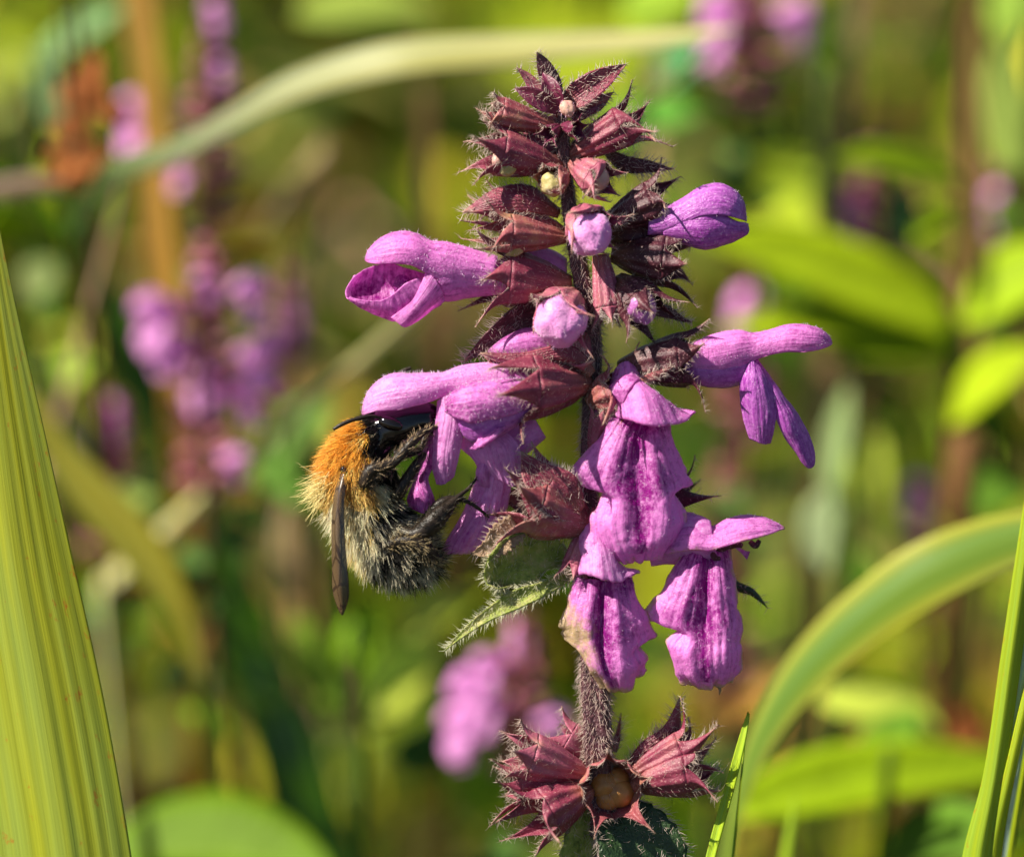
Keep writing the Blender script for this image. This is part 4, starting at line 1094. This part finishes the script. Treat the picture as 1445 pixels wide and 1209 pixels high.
def leafy_plant(name, label, stempts, leaves, scol, cat="plant", srad=9, group=None):
    """stempts (px,py,d) from top down; leaves: (base, tip, halfwidth, colour[, roll])"""
    top = P(np.array(stempts, float))
    f = foot(stempts[-1][0], stempts[-1][2])
    root = thing(name, label, cat, f, group)
    c = top[-1]
    path = np.concatenate([top, [c + (f - c) * .5 + [0, .01, 0], f + [0, 0, -.02]]])
    z = F + np.array([q[2] for q in stempts]) * PX
    rad = np.concatenate([srad * PX * z / F * np.linspace(.6, 1, len(z)), [srad * PX * z[-1] / F * 1.1] * 2])
    mb = MB(True); mb.grid(tube(path, rad, 8, 40), closed=True, col=scol); mb.build("stem", M['leaf'], root)
    for lf in leaves:
        b_, t2, w_, c_ = lf[:4]
        mb = MB(); mb.grid(leafgrid(b_, t2, w_, roll=(.75 if len(lf) > 4 else (.5 if c_[1] > .2 else -.4))), thick=3, col=c_)
        mb.build("leaf", M['leaf'], root)
    return root

LIME = (.36, .48, .010); LIME2 = (.28, .41, .008); GRN = (.12, .25, .02); DGRN = (.03, .08, .012); TEAL = (.12, .26, .08); PALE = (.36, .46, .18)
YEL = (.45, .42, .06); OCH = (.58, .34, .06); TAN = (.50, .34, .15); RUST = (.30, .10, .03); BRN = (.16, .09, .04); YG = (.42, .50, .06)

leafy_plant("meadow_plant", "reddish stemmed plant with big lime leaves right of the flowers", [(1372, -80, 1900), (1362, 200, 1900), (1352, 480, 1900), (1345, 720, 1900), (1340, 900, 1900)],
    [((1350, 470, 1880), (985, 335, 1760), 62, LIME, .5), ((1350, 480, 1890), (1010, 470, 1800), 40, LIME, .5), ((1352, 260, 1880), (1170, 225, 1700), 28, LIME2, .5), ((1345, 290, 1880), (1290, 345, 1760), 22, LIME2),
     ((1342, 590, 1880), (1470, 500, 1700), 44, LIME, .4), ((1362, 440, 1880), (1520, 380, 1750), 66, LIME2, .4), ((1350, 480, 1900), (1160, 500, 1850), 60, LIME2, .6),
     ((1345, 500, 1890), (1420, 640, 1900), 36, GRN), ((1340, 700, 1900), (1450, 700, 1900), 46, GRN)], (.20, .10, .04), srad=15)
leafy_plant("meadow_plant", "plant with one large bright green leaf at the bottom left", [(230, 1270, 1500), (225, 1400, 1550)],
    [((140, 1215, 1500), (480, 1240, 1300), 105, (.11, .20, .006), .3)], (.08, .14, .02))
leafy_plant("meadow_plant", "low plant with wide lime leaves across the lower right corner", [(1240, 1180, 1500), (1230, 1320, 1550)],
    [((1030, 1150, 1300), (1480, 1090, 1600), 62, LIME2, .3), ((1250, 1200, 1500), (1440, 1180, 1300), 50, GRN), ((1230, 1100, 1500), (1290, 1000, 1700), 40, GRN),
     ((1160, 985, 1750), (1330, 1030, 1700), 46, YG, .3), ((1230, 1120, 1500), (1080, 1130, 1700), 24, LIME2)], (.10, .16, .02))
leafy_plant("meadow_plant", "plant with a pale blue-green curled leaf in the upper left", [(60, 210, 2400), (50, 420, 2400)],
    [((95, 195, 2300), (55, 60, 2200), 32, (.28, .44, .20), .3), ((60, 90, 2200), (180, 10, 2250), 26, (.24, .40, .16), .3), ((40, 330, 2300), (0, 290, 2200), 46, LIME2, .2), ((50, 360, 2300), (90, 470, 2200), 30, GRN)], (.1, .16, .04))
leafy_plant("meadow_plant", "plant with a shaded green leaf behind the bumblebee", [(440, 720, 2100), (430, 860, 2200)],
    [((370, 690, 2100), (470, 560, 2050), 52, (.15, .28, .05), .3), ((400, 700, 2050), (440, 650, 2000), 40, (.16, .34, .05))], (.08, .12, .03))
leafy_plant("meadow_plant", "plant with tall light green leaves at the top right edge", [(1440, 60, 2300), (1445, 300, 2300)],
    [((1430, 250, 2300), (1425, 40, 2200), 46, (.36, .48, .10), .2), ((1420, 60, 2300), (1440, -60, 2300), 34, (.30, .46, .06)), ((1440, 300, 2300), (1410, 330, 2200), 30, GRN)], (.12, .18, .03))
leafy_plant("meadow_plant", "plant with a whitish green leaf right of the lower flowers", [(1170, 800, 2000), (1180, 1000, 2000)],
    [((1160, 800, 2000), (1175, 690, 1900), 38, (.44, .54, .28), .2), ((1170, 700, 2000), (1200, 540, 2000), 20, (.34, .46, .18)), ((1230, 720, 2050), (1245, 610, 2000), 42, YG, .2),
     ((1200, 780, 2050), (1240, 850, 2050), 30, GRN)], (.1, .16, .03))
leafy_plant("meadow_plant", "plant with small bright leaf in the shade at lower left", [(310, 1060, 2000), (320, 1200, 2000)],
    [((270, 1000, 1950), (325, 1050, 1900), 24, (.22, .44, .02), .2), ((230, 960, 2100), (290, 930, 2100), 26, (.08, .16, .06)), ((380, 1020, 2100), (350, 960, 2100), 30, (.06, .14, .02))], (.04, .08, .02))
leafy_plant("meadow_plant", "plant with lime leaves under the bumblebee", [(500, 990, 1900), (510, 1150, 1900)],
    [((470, 1000, 1900), (420, 860, 1850), 38, (.26, .40, .04), .2), ((500, 960, 1900), (540, 850, 1850), 44, (.24, .44, .015), .2), ((560, 900, 1900), (670, 840, 1850), 36, YG, .2),
     ((520, 1040, 1900), (610, 950, 1850), 26, YG, .2), ((560, 1080, 1950), (640, 1030, 1900), 34, (.05, .14, .03))], (.1, .16, .03))
leafy_plant("meadow_plant", "plant with round lime leaf at the upper right behind the spike", [(1140, 230, 2400), (1150, 400, 2400)],
    [((1150, 210, 2400), (1110, 140, 2350), 34, YG, .2), ((1180, 320, 2500), (1155, 260, 2500), 24, (.5, .44, .14)), ((1270, 350, 2500), (1285, 250, 2500), 34, TEAL)], (.12, .16, .04))
leafy_plant("meadow_plant", "plant with lime leaves at the left behind the reed blade", [(90, 600, 2000), (90, 800, 2000)],
    [((60, 560, 1950), (140, 510, 1900), 40, (.26, .40, .03), .2), ((180, 720, 2000), (230, 660, 2000), 30, (.28, .38, .08)), ((40, 420, 2200), (80, 370, 2200), 30, (.24, .30, .10))], (.1, .14, .03))
leafy_plant("meadow_plant", "plant with glossy green leaves at the top behind the spike", [(900, 180, 2300), (900, 400, 2300)],
    [((850, 190, 2300), (1000, 160, 2250), 40, (.10, .30, .03), .2), ((880, 20, 2350), (1000, -10, 2300), 36, (.30, .46, .03)), ((940, 110, 2250), (990, 60, 2200), 34, (.12, .34, .12)), ((420, 20, 2500), (620, 20, 2400), 30, (.24, .32, .04)), ((900, 30, 2350), (960, 40, 2300), 26, LIME2)], (.1, .2, .03))

def bgblade(pts, label, col, **kw):
    return blade(pts, "grass_blade", label, col, mat='blade_far', nc=9, nr=40, **kw)
bgblade([(100, 260, 2300, 16), (130, 380, 2300, 30), (200, 560, 2300, 34), (262, 700, 2300, 38), (320, 860, 2300, 46), (400, 1060, 2300, 58), (450, 1260, 2300, 60)],
        "dark green blade slanting down beside the pink flowers at left", (.07, .19, .012), side=(1, .3, .6))
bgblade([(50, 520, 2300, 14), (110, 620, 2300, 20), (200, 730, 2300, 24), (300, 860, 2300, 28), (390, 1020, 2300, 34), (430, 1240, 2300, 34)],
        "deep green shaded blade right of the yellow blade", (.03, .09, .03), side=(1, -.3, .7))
bgblade([(40, 560, 1500, 10), (90, 650, 1500, 26), (160, 730, 1500, 34), (215, 800, 1500, 32), (255, 870, 1500, 18), (280, 960, 1500, 8)],
        "yellowing blade leaning out from behind the broad reed", (.42, .38, .04), side=(1, -.7, .3))
bgblade([(180, -80, 2000, 20), (200, 40, 2000, 22), (214, 160, 2000, 20), (222, 290, 2000, 22), (236, 400, 2000, 20), (250, 560, 2000, 18)],
        "dry ochre blade standing behind the pink flower at upper left", (.60, .34, .06))
bgblade([(-30, 275, 1500, 16), (40, 262, 1500, 14), (110, 255, 1500, 12), (180, 235, 1500, 6)],
        "dry pinkish grass blade entering at the left edge", (.50, .34, .20), side=(0, 1, .2))
bgblade([(420, 700, 2300, 18), (415, 760, 2300, 26), (425, 850, 2300, 22), (430, 960, 2300, 12)], "dry tan blade left of the bumblebee wing", (.62, .42, .18))
bgblade([(370, 330, 2500, 8), (410, 290, 2450, 20), (440, 240, 2400, 14), (460, 200, 2400, 4)], "short dry tan leaf blade left of the spike", (.55, .42, .20))
bgblade([(960, -60, 2400, 6), (930, 120, 2400, 16), (905, 300, 2400, 16), (880, 480, 2400, 12)], "dry straw blade slanting behind the spike top", (.58, .44, .20))
bgblade([(1215, -60, 2400, 8), (1190, 200, 2400, 12), (1170, 420, 2400, 12), (1150, 640, 2400, 12)], "brownish dry stalk standing at the upper right", (.34, .22, .10))
bgblade([(1100, 40, 2400, 5), (1150, 120, 2400, 9), (1180, 260, 2400, 10), (1190, 420, 2400, 10)], "tan straw stalk leaning at the upper right", (.40, .30, .14))
bgblade([(1370, -60, 2200, 10), (1378, 200, 2200, 12), (1372, 500, 2200, 12), (1368, 800, 2200, 12)], "ochre stalk right of the reddish stem", (.36, .26, .06))
bgblade([(590, 20, 2500, 6), (600, 180, 2500, 9), (610, 340, 2500, 9), (620, 520, 2500, 9)], "brown stalk left of the spike top", (.26, .14, .05))


# woundwort plants in the background, whole plants with their own flowers
def far_flower(c, ax, r, parent, col=.2):
    c = np.array(c, float); a = nrm(np.array(ax, float))
    side_ = nrm(np.cross(a, [0, -1, .2]))
    up_ = nrm(np.cross(side_, a)); 
    if up_[1] > 0: up_ = -up_
    def sw(rows, upv):
        A = np.array(rows, float); s = np.linspace(-1, 1, 11)
        ph = np.radians(A[:, 3])[:, None, None] * s[None, :, None]
        cc_ = c + a * A[:, 0][:, None] * r
        return cc_[:, None] + side_ * (A[:, 1] * r)[:, None, None] * np.sin(ph) + upv * (A[:, 2] * r)[:, None, None] * np.cos(ph)
    mb = MB()
    mb.grid(sw([(-.6, .4, .4, 180), (0, .5, .5, 180), (.5, .6, .6, 178)], up_), tone=col)
    mb.grid(sw([(.4, .62, .62, 120), (.9, .75, .75, 100), (1.4, .6, .6, 95), (1.8, .1, .1, 90)], up_), tone=col)
    lip = surf([[c + a * r * .5 - side_ * r * .4 - up_ * r * .3, c + a * r * .6 - up_ * r * .4, c + a * r * .5 + side_ * r * .4 - up_ * r * .3],
                [c + a * r * .9 - side_ * r * .9 - up_ * r * .9, c + a * r * 1.1 - up_ * r * .8, c + a * r * .9 + side_ * r * .9 - up_ * r * .9],
                [c + a * r * .9 - side_ * r * .5 - up_ * r * 1.9, c + a * r * 1.2 - up_ * r * 1.9, c + a * r * .9 + side_ * r * .5 - up_ * r * 1.9]], 8, 7)
    mb.grid(lip, tone=col + .1)
    return mb.build("flower", M['petal_far'], parent)

def far_wort(label, x, ytop, ybot, d, flowers, fr=26, group="woundwort spikes blurred in the background", dens=1.0, ccol='calyx_pink'):
    f = foot(x, d)
    root = thing("woundwort_plant", label, "flower", f, group)
    st = P(np.array([(x, ytop, d), (x + 3, (ytop + ybot) / 2, d), (x, ybot, d)], float))
    path = np.concatenate([st, [(st[-1] + f) / 2, f + [0, 0, -.02]]])
    z = (F + d * PX) / F * PX
    mb = MB(True); mb.grid(tube(path, np.array([3, 5, 7, 7, 7]) * z, 6, 24), closed=True, col=(.16, .06, .05)); mb.build("stem", M['leaf'], root)
    y = ytop
    while y < ybot:
        fr_ = (y - ytop) / (ybot - ytop)
        for k in range(int(6 * dens)):
            an = random.random() * 6.28
            r_ = (13 + 18 * min(1, fr_ * 2))
            c0 = np.array([x, y + random.uniform(-6, 6), d]); dr = np.array([math.cos(an), -.35, math.sin(an)])
            mb = MB(); G = tube([c0, c0 + dr * r_ * .6, c0 + dr * r_ * 1.1, c0 + dr * r_ * 1.5], [3, 9, 9, 2], 7, 8); mb.grid(G, closed=True)
            mb.build("calyx", M[ccol], root)
        y += 26 + 12 * fr_
    for (fx, fy, r_) in flowers:
        c0 = (fx, fy - r_ * .3, d - 30)
        dx = (fx - x)
        far_flower(c0, (np.sign(dx) * .8 if abs(dx) > 10 else .1, -.1, -.7), r_ * 1.0, root, .12)
    for k in range(4):
        an = k * 1.57 + .5
        yb = ybot + 50 + 30 * k
        mb = MB(); mb.grid(leafgrid((x, yb, d), (x + 90 * math.cos(an), yb - 20, d + 160 * math.sin(an)), 16), thick=2, col=(.07, .15, .03)); mb.build("leaf", M['leaf'], root)
    return root
far_wort("blurred spike with four bright pink flowers left of the bumblebee", 292, 350, 720, 1700,
         [(236, 450, 36), (250, 490, 30), (282, 545, 30), (338, 418, 30), (352, 510, 32), (335, 560, 28), (285, 405, 20), (322, 655, 20), (228, 470, 24), (262, 500, 24)])
far_wort("blurred spike with one bright pink flower at the upper left", 300, 40, 330, 2100, [(206, 175, 30), (262, 245, 20), (205, 190, 30), (300, 20, 20), (310, 100, 16), (205, 160, 26)])
far_wort("blurred pink flower spike low behind the green bract", 735, 880, 1130, 1700, [(680, 975, 30), (662, 1030, 30), (770, 1025, 24), (700, 1000, 30), (668, 1045, 26), (672, 990, 30), (730, 900, 20), (700, 945, 24)])
far_wort("blurred pink spike at the top edge right of the spike", 1060, -60, 160, 2300, [(1028, 40, 30), (1020, 70, 26), (1110, 25, 26), (1030, 15, 28), (1120, 45, 20)])
far_wort("faded pink blurred flower head beside the right hand flower", 1052, 440, 640, 2300, [(1050, 440, 30), (1045, 450, 28), (1060, 432, 26)], dens=.7)
far_wort("faint pinkish blurred spike at the far right behind lime leaves", 1232, 220, 420, 2600, [(1212, 290, 20), (1215, 320, 20)], dens=.8)
far_wort("small pinkish blurred spike at the right edge", 1408, 250, 400, 2500, [(1406, 290, 24), (1405, 310, 18)], dens=.7)
far_wort("faded mauve blurred flower left of the curved blade", 1300, 690, 900, 2500, [(1292, 700, 24), (1300, 725, 20)], dens=.7)
far_wort("pale mauve blurred flower near the broad reed blade", 155, 570, 800, 2300, [(150, 590, 24), (148, 610, 22)], dens=.7)
far_wort("pinkish blurred spike between the bumblebee and pink flowers", 405, 400, 620, 2500, [(402, 440, 24), (398, 470, 22)], dens=.8)
far_wort("brownish blurred seed spike under the lower right flowers", 1025, 640, 1000, 2500, [], dens=1.3, ccol='calyx_tan')
# rusty dock seed heads
def seedhead(label, x, y0, y1, d, n):
    f = foot(x, d)
    root = thing("dock_plant", label, "plant", f, "rusty seed heads in the background")
    st = P(np.array([(x, y0, d), (x, y1, d)], float)); z = (F + d * PX) / F * PX
    mb = MB(True); mb.grid(tube(np.concatenate([st, [(st[-1] + f) / 2, f]]), np.array([2, 4, 5, 5]) * z, 6, 20), closed=True, col=BRN); mb.build("stem", M['leaf'], root)
    for k in range(n):
        c0 = np.array([x + random.gauss(0, 16), random.uniform(y0, y1), d + random.gauss(0, 30)])
        mb = MB(); mb.grid(leafgrid(c0, c0 + [random.uniform(-30, 30), random.uniform(-30, 10), random.uniform(-20, 20)], 17, nr=6, nc=5), col=(.55, .19, .06)); mb.build("seed", M['leaf'], root)
seedhead("rusty brown seed head above the dry blade at left edge", 120, 100, 190, 1500, 40)
seedhead("orange brown seed cluster on the dry blade at left edge", 105, 205, 262, 1450, 26)
seedhead("orange seed cluster in the lower right shade", 1365, 1010, 1050, 2200, 24)

# ------------------------------------------------------------------ undergrowth: mass of leaves nobody could count
def mass(name, label, n, ylo, yhi, zfun, size, cols, wts, mat='leaf', seed=1, asp=.32):
    r = np.random.default_rng(seed)
    y = r.uniform(ylo ** .5, yhi ** .5, n) ** 2
    x = r.uniform(-1, 1, n) * (.17 + .36 * y)
    z = zfun(r, x, y)
    c = np.stack([x, y, z], -1)
    L = size * r.uniform(.5, 1.3, n) * (.7 + .4 * y)
    yaw = r.uniform(0, 2 * np.pi, n); pit = r.normal(.1, .5, n)
    a = np.stack([np.cos(yaw) * np.cos(pit), np.sin(yaw) * np.cos(pit), np.sin(pit)], -1)
    sd = nrm(np.cross(a, np.array([0, 0, 1.0]) + .5 * r.normal(size=(n, 3))))
    nn = np.cross(sd, a)
    s = np.array([0, .2, .5, .8, 1.0]); w = np.array([.1, .8, 1, .6, .02]); u = np.array([-1, 0, 1.0])
    V = (c[:, None, None] + a[:, None, None] * (L[:, None] * s[None])[:, :, None, None]
         + sd[:, None, None] * (L[:, None] * asp * .5 * w[None])[:, :, None, None] * u[None, None, :, None]
         + nn[:, None, None] * ((L[:, None] * .06 * w[None])[:, :, None] * np.abs(u)[None, None] - (L[:, None] * .18 * s[None] ** 2)[:, :, None])[..., None])
    q = np.array([[i * 3 + j, i * 3 + j + 1, (i + 1) * 3 + j + 1, (i + 1) * 3 + j] for i in range(4) for j in range(2)])
    Fq = (q[None] + (np.arange(n) * 15)[:, None, None]).reshape(-1, 4)
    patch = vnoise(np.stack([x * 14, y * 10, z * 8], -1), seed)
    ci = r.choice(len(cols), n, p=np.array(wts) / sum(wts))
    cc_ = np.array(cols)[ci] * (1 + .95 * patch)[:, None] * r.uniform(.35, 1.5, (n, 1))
    u2 = np.tile(np.stack(np.meshgrid([0, .5, 1], s), -1).reshape(-1, 2), (n, 1))
    mb = MB(True); mb.add(V.reshape(-1, 3), Fq, u2, col=np.repeat(np.clip(cc_, 0, 1), 15, 0))
    return tag(mb.build(name, M[mat]), label, "undergrowth", kind="stuff")
hf = lambda r, x, y: np.clip(.24 + .20 * np.clip((y - .5) / .8, 0, 1) + .20 * vnoise(np.stack([x * 15, y * 8, x * 0], -1), 5), .05, .5) * r.uniform(.1, 1, len(x)) ** .8
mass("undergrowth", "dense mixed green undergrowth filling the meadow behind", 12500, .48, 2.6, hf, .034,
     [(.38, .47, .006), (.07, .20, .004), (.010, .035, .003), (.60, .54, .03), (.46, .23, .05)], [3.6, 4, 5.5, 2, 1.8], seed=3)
mass("dry_grass_litter", "dry straw and dead leaves scattered through the undergrowth", 3200, .5, 2.6, lambda r, x, y: hf(r, x, y) * .95, .07,
     [(.62, .46, .20), (.44, .24, .09), (.16, .08, .04), (.50, .26, .22)], [3, 2, 2, 1], asp=.1, seed=8)
mass("grass", "fine green grass growing among the undergrowth", 3600, .5, 2.6, lambda r, x, y: hf(r, x, y), .10,
     [(.22, .34, .02), (.10, .22, .02), (.36, .40, .06)], [3, 3, 1], asp=.07, seed=9)
mass("broad_undergrowth", "scattered broad bright leaves in the blurred undergrowth", 900, .55, 2.4, lambda r, x, y: hf(r, x, y) + .03, .055,
     [(.42, .50, .02), (.30, .42, .02), (.50, .50, .12), (.04, .09, .02)], [3, 3, 2, 2], asp=.5, seed=21)
mass("undergrowth_highlights", "small leaves with sun highlights put into their bright colour among the blurred undergrowth", 600, .5, 1.8, lambda r, x, y: hf(r, x, y) + .04, .022,
     [(.52, .58, .01), (.68, .62, .06), (.66, .38, .12), (.45, .56, .14)], [4, 2, 1.5, 1], asp=.5, seed=33)  # bright leaf colours stand in for small sunlit highlights
